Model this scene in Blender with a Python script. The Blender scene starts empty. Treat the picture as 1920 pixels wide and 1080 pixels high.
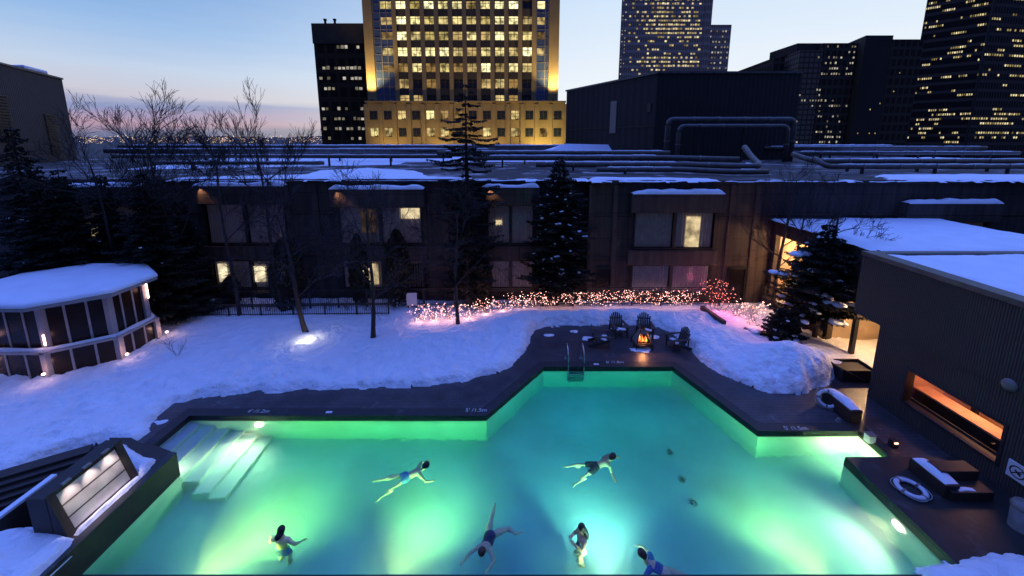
import bpy, bmesh, math, random
from math import radians, sin, cos, tan, pi, atan2, sqrt
from mathutils import Vector, Matrix, noise
import numpy as np
R = random.Random(7)
SC = bpy.context.scene
COL = SC.collection

# ------------------------------------------------------------------ camera
CH, CF, CP, CB = 10.64, 719.6, radians(10), .766   # height, focal length in pixels of a 1920 wide frame, pitch, set back
CY0 = 262 + CF * tan(CP)
cd = bpy.data.cameras.new('camera'); cam = bpy.data.objects.new('camera', cd); COL.objects.link(cam)
cam.location = (0, -CB, CH); cam.rotation_euler = (radians(90) - CP, 0, 0)
cd.sensor_width = 36; cd.lens = CF / 1920 * 36; cd.shift_y = (CY0 - 540) / 1920
cd.clip_start = .1; cd.clip_end = 30000
SC.camera = cam

def ray(u, v):
    a = (u - 960) / CF; b = (CY0 - v) / CF
    return a, cos(CP) + b * sin(CP), -sin(CP) + b * cos(CP)
def P(u, v, z=0.0):
    a, b, c = ray(u, v); t = (z - CH) / c; return Vector((a * t, b * t - CB, z))
def D(u, v, Y):
    a, b, c = ray(u, v); t = (Y + CB) / b; return Vector((a * t, Y, CH + c * t))
def XP(u, v, X):
    a, b, c = ray(u, v); t = X / a; return Vector((X, b * t - CB, CH + c * t))

# ------------------------------------------------------------------ world (dusk sky)
W = bpy.data.worlds.new("World"); SC.world = W; W.use_nodes = True
nt = W.node_tree; N = nt.nodes; L = nt.links
for n in list(N): N.remove(n)
def wn(t, **k):
    n = N.new(t)
    for a, b in k.items(): setattr(n, a, b)
    return n
def wmath(op, a, b=None, c=None, clamp=False):
    n = wn('ShaderNodeMath', operation=op, use_clamp=clamp)
    for i, x in enumerate((a, b, c)):
        if x is None: continue
        if isinstance(x, (int, float)): n.inputs[i].default_value = x
        else: L.new(x, n.inputs[i])
    return n.outputs[0]
out = wn('ShaderNodeOutputWorld'); bg = wn('ShaderNodeBackground'); L.new(bg.outputs[0], out.inputs[0])
tc = wn('ShaderNodeTexCoord'); sep = wn('ShaderNodeSeparateXYZ'); L.new(tc.outputs['Generated'], sep.inputs[0])
sx, sy, sz = sep.outputs
def wramp(fac, stops):
    r = wn('ShaderNodeValToRGB'); r.color_ramp.interpolation = 'LINEAR'
    e = r.color_ramp.elements
    while len(e) < len(stops): e.new(.5)
    for i, (p, c) in enumerate(stops):
        e[i].position = p; e[i].color = (*c, 1)
    L.new(fac, r.inputs[0]); return r.outputs[0]
# thin dusk clouds bend the bands a little
mp = wn('ShaderNodeMapping'); mp.inputs['Scale'].default_value = (3, 3, 34); L.new(tc.outputs['Generated'], mp.inputs[0])
nz = wn('ShaderNodeTexNoise'); nz.inputs['Scale'].default_value = 1.6; nz.inputs['Detail'].default_value = 5; L.new(mp.outputs[0], nz.inputs['Vector'])
el = wmath('ADD', sz, wmath('MULTIPLY', wmath('SUBTRACT', nz.outputs['Fac'], .5), .035))
zen = (.28, .46, 2.05)
left = wramp(el, [(0, (.13, .15, .27)), (.012, (.17, .19, .33)), (.03, (.50, .33, .43)), (.052, (.38, .33, .52)), (.066, (.27, .32, .55)), (.084, (.62, .60, .68)), (.13, (.55, .66, .83)), (.20, (.33, .52, .82)), (.31, (.15, .34, .70)), (.5, (.17, .40, 1.15)), (.7, zen), (1, zen)])
right = wramp(el, [(0, (.90, .80, .70)), (.04, (.95, .90, .82)), (.12, (.86, .92, .98)), (.30, (.66, .80, .97)), (.45, (.36, .58, 1.1)), (.65, (.22, .50, 1.5)), (1, zen)])
azi = wmath('DIVIDE', sx, wmath('ADD', wmath('ABSOLUTE', sy), .05))
mr = wn('ShaderNodeMapRange', interpolation_type='SMOOTHSTEP'); L.new(azi, mr.inputs[0])
mr.inputs[1].default_value = -.95; mr.inputs[2].default_value = .28
mix = wn('ShaderNodeMix', data_type='RGBA'); L.new(mr.outputs[0], mix.inputs[0]); L.new(left, mix.inputs[6]); L.new(right, mix.inputs[7])
# the eastern half behind the viewer is already night blue
back = wramp(el, [(0, (.03, .025, .04)), (.4, (.03, .05, .18)), (.75, (.10, .24, .80)), (1, zen)])
mr2 = wn('ShaderNodeMapRange', interpolation_type='SMOOTHSTEP'); L.new(sy, mr2.inputs[0]); mr2.inputs[1].default_value = -.25; mr2.inputs[2].default_value = .45
mix2 = wn('ShaderNodeMix', data_type='RGBA'); L.new(mr2.outputs[0], mix2.inputs[0]); L.new(back, mix2.inputs[6]); L.new(mix.outputs[2], mix2.inputs[7])
sky = wn('ShaderNodeTexSky', sky_type='NISHITA', sun_disc=False, sun_elevation=radians(0.5), sun_rotation=radians(35))
mix3 = wn('ShaderNodeMix', data_type='RGBA', blend_type='ADD'); mix3.inputs[0].default_value = .02
sc10 = wn('ShaderNodeVectorMath', operation='SCALE'); sc10.inputs['Scale'].default_value = 10.0
L.new(mix2.outputs[2], sc10.inputs[0]); L.new(sc10.outputs[0], mix3.inputs[6]); L.new(sky.outputs[0], mix3.inputs[7])
L.new(mix3.outputs[2], bg.inputs[0]); bg.inputs[1].default_value = .1

sd = bpy.data.lights.new('sun', 'SUN'); sd.energy = .03; sd.angle = radians(12); sd.color = (1, .8, .6)
sun = bpy.data.objects.new('sun', sd); COL.objects.link(sun); sun.rotation_euler = (radians(87), 0, radians(145))
SC.view_settings.view_transform = 'Standard'; SC.view_settings.look = 'None'; SC.view_settings.exposure = 0; SC.view_settings.gamma = 1
SC.cycles.max_bounces = 8; SC.cycles.diffuse_bounces = 3; SC.cycles.glossy_bounces = 3; SC.cycles.transmission_bounces = 5
SC.cycles.transparent_max_bounces = 12; SC.cycles.volume_bounces = 0; SC.cycles.sample_clamp_indirect = 40
SC.cycles.use_denoising = True; SC.cycles.caustics_reflective = False; SC.cycles.caustics_refractive = True

# ------------------------------------------------------------------ materials
MATS = {}
def mat(name, c, rough=.7, var=.0, scale=4.0, bump=0.0, bscale=20.0, metal=0.0, emit=None, es=0.0, spec=.5, dist=.02):
    m = bpy.data.materials.new(name); m.use_nodes = True; MATS[name] = m
    t = m.node_tree; b = t.nodes['Principled BSDF']
    b.inputs['Base Color'].default_value = (*c, 1); b.inputs['Roughness'].default_value = rough; b.inputs['Metallic'].default_value = metal
    b.inputs['Specular IOR Level'].default_value = spec
    g = t.nodes.new('ShaderNodeTexCoord')
    if var:
        n = t.nodes.new('ShaderNodeTexNoise'); n.inputs['Scale'].default_value = scale; n.inputs['Detail'].default_value = 6
        t.links.new(g.outputs['Object'], n.inputs['Vector'])
        r = t.nodes.new('ShaderNodeValToRGB'); r.color_ramp.elements[0].position = .3; r.color_ramp.elements[1].position = .7
        r.color_ramp.elements[0].color = (*[x * (1 - var) for x in c], 1); r.color_ramp.elements[1].color = (*[min(1, x * (1 + var)) for x in c], 1)
        t.links.new(n.outputs['Fac'], r.inputs[0]); t.links.new(r.outputs[0], b.inputs['Base Color'])
    if bump:
        n = t.nodes.new('ShaderNodeTexNoise'); n.inputs['Scale'].default_value = bscale; n.inputs['Detail'].default_value = 5
        t.links.new(g.outputs['Object'], n.inputs['Vector'])
        q = t.nodes.new('ShaderNodeBump'); q.inputs['Strength'].default_value = bump; q.inputs['Distance'].default_value = dist
        t.links.new(n.outputs['Fac'], q.inputs['Height']); t.links.new(q.outputs[0], b.inputs['Normal'])
    if emit:
        b.inputs['Emission Color'].default_value = (*emit, 1); b.inputs['Emission Strength'].default_value = es
    return m
M_snow = mat('snow', (.84, .85, .86), .75, .05, 1.5, .75, 2.6, dist=.30, spec=.2)
M_snowr = mat('roof_snow', (.80, .83, .88), .75, .05, 1.0, .35, 3.0, dist=.05, spec=.2)
M_deck = mat('deck_paving', (.070, .058, .060), .38, .3, 1.2, .3, 30)
M_cope = mat('coping_stone', (.022, .020, .018), .5, .3, 3, .25, 25)
M_dark = mat('dark_stone', (.032, .022, .016), .6, .3, 2, .3, 14)
M_wall = mat('brown_render', (.058, .043, .036), .85, .25, .6, .25, 12)
M_wall2 = mat('brown_render_pale', (.075, .056, .047), .85, .2, .6, .25, 12)
M_mech = mat('dark_metal_cladding', (.035, .034, .036), .7, .2, .4)
M_conc = mat('board_concrete', (.085, .075, .072), .9, .3, .5, .3, 6)
M_bark = mat('bark', (.045, .034, .030), .9, .3, 12, .5, 30)
M_twig = mat('twig', (.030, .023, .022), .9)
M_needle = mat('needles', (.014, .016, .008), .8, .5, 3)
M_cedar = mat('cedar_foliage', (.022, .022, .010), .8, .5, 5)
M_iron = mat('black_iron', (.012, .012, .014), .5)
M_steel = mat('steel', (.55, .55, .56), .28, .1, 8, metal=1)
M_brush = mat('brushed_steel', (.50, .47, .46), .5, .25, 2, .15, 40, metal=.55)
M_wood = mat('weathered_wood', (.055, .045, .038), .8, .3, 14, .4, 40)
M_glassd = mat('dark_glass', (.028, .015, .008), .25, .2, 2, spec=.25)
M_white = mat('white_paint', (.72, .72, .74), .5)
M_grey = mat('grey_aluminium', (.20, .17, .15), .45, .1, 6)
M_pipe = mat('pipe_cladding', (.10, .085, .075), .5, .3, 2, .1, 10)
M_roofd = mat('dark_roofing', (.04, .032, .032), .85, .4, .8, .3, 6)
M_tile = mat('pool_plaster', (.74, .78, .76), .6, .22, .38)  # broad pale and dark patches imitate steam blotches and uneven glow
M_asph = mat('city_ground', (.02, .02, .026), .95, .3, .01)
M_hill = mat('hill_ground', (.03, .032, .04), .95, .3, .005)
M_pav = mat('pavilion_frame', (.40, .35, .33), .5, .1, 6)
M_rope = mat('rope', (.4, .4, .38), .8)
M_hedge = mat('shrub_twigs', (.05, .035, .03), .9)
M_curtain = mat('pale_curtain', (.50, .46, .48), .85, .12, 3, emit=(.9, .62, .55), es=.008)  # faint glow put into the cloth stands for room light behind it

def ribs(name, c, axis=0, freq=6.0, depth=.5, var=.25):
    """vertical ribbed cladding"""
    m = mat(name, c, .85)
    t = m.node_tree; b = t.nodes['Principled BSDF']; g = t.nodes.new('ShaderNodeTexCoord')
    w = t.nodes.new('ShaderNodeTexWave'); w.wave_type = 'BANDS'; w.bands_direction = 'XYZ'[axis]; w.inputs['Scale'].default_value = freq; w.inputs['Distortion'].default_value = .3
    w.inputs['Detail'].default_value = 2
    t.links.new(g.outputs['Object'], w.inputs['Vector'])
    n = t.nodes.new('ShaderNodeTexNoise'); n.inputs['Scale'].default_value = 1.2; n.inputs['Detail'].default_value = 6; t.links.new(g.outputs['Object'], n.inputs['Vector'])
    r = t.nodes.new('ShaderNodeValToRGB')
    r.color_ramp.elements[0].color = (*[x * (1 - var) for x in c], 1); r.color_ramp.elements[1].color = (*[x * (1 + var) for x in c], 1)
    a = t.nodes.new('ShaderNodeMath'); a.operation = 'MULTIPLY_ADD'; a.inputs[1].default_value = .35; t.links.new(w.outputs['Fac'], a.inputs[0])
    s = t.nodes.new('ShaderNodeMath'); s.operation = 'MULTIPLY'; s.inputs[1].default_value = .65; t.links.new(n.outputs['Fac'], s.inputs[0]); t.links.new(s.outputs[0], a.inputs[2])
    t.links.new(a.outputs[0], r.inputs[0]); t.links.new(r.outputs[0], b.inputs['Base Color'])
    q = t.nodes.new('ShaderNodeBump'); q.inputs['Strength'].default_value = depth; q.inputs['Distance'].default_value = .06
    t.links.new(w.outputs['Fac'], q.inputs['Height']); t.links.new(q.outputs[0], b.inputs['Normal'])
    return m
M_ribY = ribs('ribbed_block', (.055, .043, .034), 1, 4.2, .5, .16)
M_ribX = ribs('ribbed_block_front', (.040, .030, .022), 0, 2.6, .9)
M_mechX = ribs('ribbed_cladding_front', (.026, .019, .015), 0, .55, .9)
M_mechY = ribs('ribbed_cladding_side', (.026, .020, .016), 1, .45, .3)
M_concR = ribs('ribbed_concrete', (.07, .05, .036), 1, 1.2, .8)

# deck slabs: joints
def slabs(m, scale, dark=.45):
    t = m.node_tree; b = t.nodes['Principled BSDF']; g = t.nodes.new('ShaderNodeTexCoord')
    br = t.nodes.new('ShaderNodeTexBrick'); br.inputs['Scale'].default_value = scale; br.inputs['Mortar Size'].default_value = .012
    br.inputs['Color1'].default_value = (1, 1, 1, 1); br.inputs['Color2'].default_value = (.72, .72, .74, 1); br.inputs['Mortar'].default_value = (dark, dark, dark, 1)
    t.links.new(g.outputs['Object'], br.inputs['Vector'])
    mx = t.nodes.new('ShaderNodeMix'); mx.data_type = 'RGBA'; mx.blend_type = 'MULTIPLY'; mx.inputs[0].default_value = 1
    src = b.inputs['Base Color'].links[0].from_socket
    t.links.new(src, mx.inputs[6]); t.links.new(br.outputs['Color'], mx.inputs[7]); t.links.new(mx.outputs[2], b.inputs['Base Color'])
slabs(M_deck, 1.6, .25)
def dust(m, c, scale, lo, hi):
    """frost, salt and thin slush lying in patches"""
    t = m.node_tree; b = t.nodes['Principled BSDF']; g = t.nodes.new('ShaderNodeTexCoord'); n = t.nodes.new('ShaderNodeTexNoise'); n.inputs['Scale'].default_value = scale; n.inputs['Detail'].default_value = 9; n.inputs['Roughness'].default_value = .7
    t.links.new(g.outputs['Object'], n.inputs['Vector']); q = t.nodes.new('ShaderNodeMapRange'); q.inputs[1].default_value = lo; q.inputs[2].default_value = hi; t.links.new(n.outputs['Fac'], q.inputs[0])
    mx = t.nodes.new('ShaderNodeMix'); mx.data_type = 'RGBA'; mx.inputs[7].default_value = (*c, 1); t.links.new(q.outputs[0], mx.inputs[0]); src = b.inputs['Base Color'].links[0].from_socket; t.links.new(src, mx.inputs[6]); t.links.new(mx.outputs[2], b.inputs['Base Color'])
dust(M_deck, (.34, .33, .34), .55, .60, .86); dust(M_roofd, (.6, .6, .62), .35, .52, .72); dust(M_cope, (.10, .10, .10), 1.2, .58, .8)
def panels(m, w, h):
    t = m.node_tree; b = t.nodes['Principled BSDF']; g = t.nodes.new('ShaderNodeTexCoord'); s = t.nodes.new('ShaderNodeSeparateXYZ'); t.links.new(g.outputs['Object'], s.inputs[0]); cb_ = t.nodes.new('ShaderNodeCombineXYZ')
    ad = t.nodes.new('ShaderNodeMath'); ad.operation = 'ADD'; t.links.new(s.outputs[0], ad.inputs[0]); t.links.new(s.outputs[1], ad.inputs[1]); t.links.new(ad.outputs[0], cb_.inputs[0]); t.links.new(s.outputs[2], cb_.inputs[1])
    br = t.nodes.new('ShaderNodeTexBrick'); br.offset = 0; br.inputs['Scale'].default_value = 1; br.inputs['Brick Width'].default_value = w; br.inputs['Row Height'].default_value = h; br.inputs['Mortar Size'].default_value = .02
    br.inputs['Color1'].default_value = (1, 1, 1, 1); br.inputs['Color2'].default_value = (.78, .76, .76, 1); br.inputs['Mortar'].default_value = (.35, .35, .35, 1); t.links.new(cb_.outputs[0], br.inputs['Vector'])
    sm = t.nodes.new('ShaderNodeMapping'); sm.inputs['Scale'].default_value = (2.2, 2.2, .18); t.links.new(g.outputs['Object'], sm.inputs[0]); n = t.nodes.new('ShaderNodeTexNoise'); n.inputs['Scale'].default_value = 1.5; n.inputs['Detail'].default_value = 6; t.links.new(sm.outputs[0], n.inputs['Vector'])
    q = t.nodes.new('ShaderNodeMapRange'); q.inputs[1].default_value = .35; q.inputs[2].default_value = .65; q.inputs[3].default_value = .6; q.inputs[4].default_value = 1.15; t.links.new(n.outputs['Fac'], q.inputs[0])
    for src2 in (br.outputs['Color'], q.outputs[0]):
        mx = t.nodes.new('ShaderNodeMix'); mx.data_type = 'RGBA'; mx.blend_type = 'MULTIPLY'; mx.inputs[0].default_value = 1; src = b.inputs['Base Color'].links[0].from_socket; t.links.new(src, mx.inputs[6]); t.links.new(src2, mx.inputs[7]); t.links.new(mx.outputs[2], b.inputs['Base Color'])
panels(M_wall, 3.1, 1.45); panels(M_wall2, 2.9, 1.2); panels(M_conc, 2.4, 1.2)

def emis(name, c, s):
    m = bpy.data.materials.new(name); m.use_nodes = True; t = m.node_tree; t.nodes.clear()
    e = t.nodes.new('ShaderNodeEmission'); e.inputs[0].default_value = (*c, 1); e.inputs[1].default_value = s
    o = t.nodes.new('ShaderNodeOutputMaterial'); t.links.new(e.outputs[0], o.inputs[0]); return m
def lit_window(name, c1, c2, smin, smax, scale=1.0, dark=.0, sub=.55):
    """a lit office behind glass: lamps and furniture seen as bright and dim patches, strength differs per pane"""
    m = bpy.data.materials.new(name); m.use_nodes = True; t = m.node_tree; t.nodes.clear()
    g = t.nodes.new('ShaderNodeTexCoord'); oi = t.nodes.new('ShaderNodeObjectInfo'); geo = t.nodes.new('ShaderNodeNewGeometry')
    v = t.nodes.new('ShaderNodeTexNoise'); v.inputs['Scale'].default_value = scale; v.inputs['Detail'].default_value = 4
    t.links.new(geo.outputs['Position'], v.inputs['Vector'])
    wn_ = t.nodes.new('ShaderNodeTexWhiteNoise'); wn_.noise_dimensions = '1D'; ad = t.nodes.new('ShaderNodeMath'); ad.operation = 'ADD'
    t.links.new(oi.outputs['Random'], ad.inputs[0]); t.links.new(geo.outputs['Random Per Island'], ad.inputs[1]); t.links.new(ad.outputs[0], wn_.inputs['W'])
    cr = t.nodes.new('ShaderNodeValToRGB'); cr.color_ramp.elements[0].color = (*c1, 1); cr.color_ramp.elements[1].color = (*c2, 1)
    t.links.new(wn_.outputs['Value'], cr.inputs[0])
    st = t.nodes.new('ShaderNodeMapRange'); t.links.new(wn_.outputs['Value'], st.inputs[0]); st.inputs[3].default_value = smin; st.inputs[4].default_value = smax
    nr = t.nodes.new('ShaderNodeMapRange'); t.links.new(v.outputs['Fac'], nr.inputs[0]); nr.inputs[1].default_value = .35; nr.inputs[2].default_value = .62; nr.inputs[3].default_value = sub; nr.inputs[4].default_value = 1.25
    mu = t.nodes.new('ShaderNodeMath'); mu.operation = 'MULTIPLY'; t.links.new(st.outputs[0], mu.inputs[0]); t.links.new(nr.outputs[0], mu.inputs[1])
    e = t.nodes.new('ShaderNodeEmission'); t.links.new(cr.outputs[0], e.inputs[0]); t.links.new(mu.outputs[0], e.inputs[1])
    o = t.nodes.new('ShaderNodeOutputMaterial'); t.links.new(e.outputs[0], o.inputs[0]); return m

# ------------------------------------------------------------------ mesh helpers
class MB:
    def __init__(s): s.v = []; s.f = []
    def add(s, vs, fs):
        n = len(s.v); s.v += [tuple(x) for x in vs]; s.f += [tuple(i + n for i in f) for f in fs]; return s
    def box(s, a, b):
        x0, x1 = sorted((a[0], b[0])); y0, y1 = sorted((a[1], b[1])); z0, z1 = sorted((a[2], b[2]))
        return s.add([(x0, y0, z0), (x1, y0, z0), (x1, y1, z0), (x0, y1, z0), (x0, y0, z1), (x1, y0, z1), (x1, y1, z1), (x0, y1, z1)],
                     [(0, 3, 2, 1), (4, 5, 6, 7), (0, 1, 5, 4), (1, 2, 6, 5), (2, 3, 7, 6), (3, 0, 4, 7)])
    def bar(s, a, b, w, h, up=(0, 0, 1)):
        """box beam from a to b, w wide, h high"""
        a = Vector(a); b = Vector(b); d = (b - a).normalized(); u = Vector(up)
        x = d.cross(u); x = x.normalized() if x.length > 1e-5 else Vector((1, 0, 0)); y = x.cross(d).normalized()
        vs = [p + x * sx_ * w / 2 + y * sy_ * h / 2 for p in (a, b) for sx_, sy_ in ((-1, -1), (1, -1), (1, 1), (-1, 1))]
        return s.add(vs, [(0, 1, 2, 3), (7, 6, 5, 4), (0, 4, 5, 1), (1, 5, 6, 2), (2, 6, 7, 3), (3, 7, 4, 0)])
    def tube(s, pts, rs, n=8, cap=True):
        pts = [Vector(p) for p in pts]
        if isinstance(rs, (int, float)): rs = [rs] * len(pts)
        rings = []; vs = []; ref = Vector((0, 0, 1))
        for i, p in enumerate(pts):
            d = (pts[min(i + 1, len(pts) - 1)] - pts[max(i - 1, 0)])
            d = d.normalized() if d.length > 1e-9 else Vector((0, 0, 1))
            x = d.cross(ref)
            if x.length < .05: x = d.cross(Vector((0, 1, 0)))
            x.normalize(); y = x.cross(d)
            for k in range(n):
                t = 2 * pi * k / n; vs.append(p + (x * cos(t) + y * sin(t)) * rs[i])
        fs = [(i * n + k, i * n + (k + 1) % n, (i + 1) * n + (k + 1) % n, (i + 1) * n + k) for i in range(len(pts) - 1) for k in range(n)]
        if cap: fs += [tuple(range(n))[::-1], tuple((len(pts) - 1) * n + k for k in range(n))]
        return s.add(vs, fs)
    def prism(s, poly, z0, z1):
        n = len(poly); vs = [(p[0], p[1], z0) for p in poly] + [(p[0], p[1], z1) for p in poly]
        ar = sum(poly[i][0] * poly[(i + 1) % n][1] - poly[(i + 1) % n][0] * poly[i][1] for i in range(n))
        fs = [tuple(range(n))[::-1], tuple(range(n, 2 * n))] + [(i, (i + 1) % n, (i + 1) % n + n, i + n) for i in range(n)]
        if ar < 0: fs = [f[::-1] for f in fs]
        return s.add(vs, fs)
    def sphere(s, c, r, seg=10, rin=6):
        r = r if hasattr(r, '__len__') else (r, r, r); vs = []; fs = []
        for i in range(rin + 1):
            t = pi * i / rin
            for k in range(seg):
                a = 2 * pi * k / seg; vs.append((c[0] + r[0] * sin(t) * cos(a), c[1] + r[1] * sin(t) * sin(a), c[2] + r[2] * cos(t)))
        for i in range(rin):
            for k in range(seg): fs.append((i * seg + k, (i + 1) * seg + k, (i + 1) * seg + (k + 1) % seg, i * seg + (k + 1) % seg))
        return s.add(vs, fs)
    def lathe(s, c, prof, n=20):
        vs = []; fs = []
        for (r, z) in prof:
            for k in range(n): vs.append((c[0] + r * cos(2 * pi * k / n), c[1] + r * sin(2 * pi * k / n), c[2] + z))
        for i in range(len(prof) - 1):
            for k in range(n): fs.append((i * n + k, i * n + (k + 1) % n, (i + 1) * n + (k + 1) % n, (i + 1) * n + k))
        return s.add(vs, fs)
    def quad(s, a, b, c, d): return s.add([a, b, c, d], [(0, 1, 2, 3)])
    def build(s, name, m, parent=None, smooth=False, bevel=0, org=None):
        me = bpy.data.meshes.new(name)
        vs = s.v
        if org is not None: vs = [(x - org[0], y - org[1], z - org[2]) for x, y, z in vs]
        me.from_pydata(vs, [], s.f); me.validate(); me.materials.append(m)
        if smooth: me.polygons.foreach_set('use_smooth', [True] * len(me.polygons))
        o = bpy.data.objects.new(name, me); COL.objects.link(o)
        if org is not None: o.location = org
        if parent is not None:
            o.parent = parent
            if parent.type == 'EMPTY' or True:
                o.matrix_parent_inverse = Matrix.Identity(4)
                # parts are written in world coordinates: take the parents' own places off
                off = Vector((0, 0, 0)); q = parent
                while q is not None: off += q.location; q = q.parent
                if org is not None: o.location = Vector(org) - off
                else:
                    me.transform(Matrix.Translation(-off))
        if bevel:
            b = o.modifiers.new('bevel', 'BEVEL'); b.width = bevel; b.segments = 2; b.limit_method = 'ANGLE'
        return o
def tag(o, label=None, cat=None, group=None, kind=None):
    if label: o['label'] = label
    if cat: o['category'] = cat
    if group: o['group'] = group
    if kind: o['kind'] = kind
    return o
def thing(name, label, cat, loc=(0, 0, 0), group=None):
    o = bpy.data.objects.new(name, None); COL.objects.link(o); o.location = loc; o.empty_display_size = .1
    return tag(o, label, cat, group)
def struct(o): return tag(o, kind='structure')
def clone(o, parent=None):
    c = o.copy(); COL.objects.link(c); c.parent = parent
    for ch in list(o.children): clone(ch, c)
    return c
def light(name, typ, loc, energy, color, parent=None, size=.1, target=None, spot=None, blend=.6):
    d = bpy.data.lights.new(name, typ); d.energy = energy; d.color = color
    if typ == 'AREA': d.size = size
    else: d.shadow_soft_size = size
    if typ == 'SPOT': d.spot_size = radians(spot); d.spot_blend = blend
    o = bpy.data.objects.new(name, d); COL.objects.link(o); o.location = loc
    if target is not None:
        o.rotation_euler = (Vector(target) - Vector(loc)).to_track_quat('-Z', 'Y').to_euler()
    if parent is not None:
        q = parent; off = Vector((0, 0, 0))
        while q is not None: off += q.location; q = q.parent
        o.parent = parent; o.location = Vector(loc) - off
    return o

# ------------------------------------------------------------------ ground, city, hills
def holed(name, outer, hole, z, m):
    bm = bmesh.new(); es = []
    for poly in (outer, hole):
        vs = [bm.verts.new((p[0], p[1], z)) for p in poly]
        es += [bm.edges.new((vs[i], vs[(i + 1) % len(vs)])) for i in range(len(vs))]
    bmesh.ops.triangle_fill(bm, use_beauty=True, edges=es, normal=(0, 0, 1))
    for f in bm.faces:
        if f.normal.z < 0: f.normal_flip()
    me = bpy.data.meshes.new(name); bm.to_mesh(me); bm.free(); me.materials.append(m)
    o = bpy.data.objects.new(name, me); COL.objects.link(o); return o
POOL = [(-10.9, 7.02), (-10.9, 10.12), (-12.68, 10.3), (-12.6, 12.58), (-1.0, 12.58), (1.5, 15.86), (7.62, 15.86), (9.12, 11.78), (12.84, 11.78), (12.84, 10.5), (11.2, 10.5), (11.2, 7.02)]
def offset(poly, d):
    n = len(poly); ar = sum(poly[i][0] * poly[(i + 1) % n][1] - poly[(i + 1) % n][0] * poly[i][1] for i in range(n)); s = 1 if ar > 0 else -1
    out_ = []
    for i in range(n):
        p0, p1, p2 = Vector(poly[i - 1]), Vector(poly[i]), Vector(poly[(i + 1) % n])
        n1 = Vector(((p1 - p0).y, -(p1 - p0).x)).normalized() * s; n2 = Vector(((p2 - p1).y, -(p2 - p1).x)).normalized() * s
        b = (n1 + n2).normalized(); out_.append(tuple(p1 + b * d / max(.35, b.dot(n1))))
    return out_
ZW = -.17
g = MB().quad((-15000, -2000, -62), (15000, -2000, -62), (15000, 15000, -62), (-15000, 15000, -62)).build('city_ground', M_asph); struct(g)
hb = MB(); n = 160
prof = []
for i in range(n + 1):
    x = -13000 + 26000 * i / n
    prof.append((x, 95 + 45 * noise.noise((x / 1500, 3.1, 0)) + 22 * noise.noise((x / 380, 7, 0))))
for i in range(n):
    (x0, h0), (x1, h1) = prof[i], prof[i + 1]
    hb.quad((x0, 9000, -61.5), (x1, 9000, -61.5), (x1, 11000, h1), (x0, 11000, h0))
    hb.quad((x0, 11000, h0), (x1, 11000, h1), (x1, 12500, -61.5), (x0, 12500, -61.5))
struct(hb.build('hills', M_hill))
cl = MB()
for i in range(900):
    u = R.uniform(100, 640) if R.random() < .85 else R.uniform(0, 1920)
    v = R.triangular(251.5, 271, 262)
    if u < 640 and R.random() < .45: u = R.choice([170, 300, 345, 410, 430, 480, 560, 585]) + R.gauss(0, 14)
    Y = R.uniform(4000, 8200); q = D(u, v, Y); s = R.uniform(2.0, 5.0) * Y / 8000
    w = s * R.choice([1, 1, 2])
    cl.box((q.x - w, q.y - s, q.z - s * .8), (q.x + w, q.y + s, q.z + s * .8))
M_city = lit_window('city_light_glow', (1, .45, .2), (1, .8, .5), .5, 2.4)
tag(cl.build('city_lights', M_city), 'far glow of orange city lights along the horizon', kind='stuff')

# deck, coping, basin, water
struct(holed('deck_ground', [(-60, -6), (32, -6), (32, 60), (-60, 60)], POOL, -.02, M_deck))
bm = MB()
cope_out = offset(POOL, .42)
cp = holed('pool_coping', cope_out, offset(POOL, .0), .03, M_cope)
# give the coping its lip down to the water
me = cp.data; bmx = bmesh.new(); bmx.from_mesh(me)
for poly, z1 in ((POOL, -.25), (cope_out, -.03)):
    for i in range(len(poly)):
        a, b = poly[i], poly[(i + 1) % len(poly)]
        bmx.faces.new([bmx.verts.new(x) for x in ((a[0], a[1], .03), (b[0], b[1], .03), (b[0], b[1], z1), (a[0], a[1], z1))])
bmx.to_mesh(me); bmx.free()
tag(cp, 'black stone coping with depth numbers around the lit pool', 'pool edge')
def text(s, loc, size, rotz, m, parent, name='depth_marking'):
    c = bpy.data.curves.new(name, 'FONT'); c.body = s; c.size = size; c.extrude = .002; c.align_x = 'CENTER'; c.align_y = 'CENTER'; c.materials.append(m)
    o = bpy.data.objects.new(name, c); COL.objects.link(o); o.location = loc; o.rotation_euler = (0, 0, rotz)
    dg = bpy.context.evaluated_depsgraph_get(); dg.update()
    me = bpy.data.meshes.new_from_object(o.evaluated_get(dg)); bpy.data.objects.remove(o)
    o = bpy.data.objects.new(name, me); COL.objects.link(o); o.location = loc; o.rotation_euler = (0, 0, rotz)
    if parent: o.parent = parent
    return o
M_mark = mat('marking_paint', (.55, .55, .52), .6)
for s, u, v in (("4' /1.2m", 485, 771), ("5' /1.5m", 893, 769), ("6' /1.8m", 1153, 679), ("5' /1.5m", 1492, 803)):
    q = P(u, v, .036); text(s, q, .27, 0, M_mark, cp)
for u, v in ((617, 773), (1118, 683)):
    q = P(u, v, .036); MB().box((q.x - .12, q.y - .05, .031), (q.x + .12, q.y + .05, .05)).build('skimmer_lid', M_white, cp)

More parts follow.
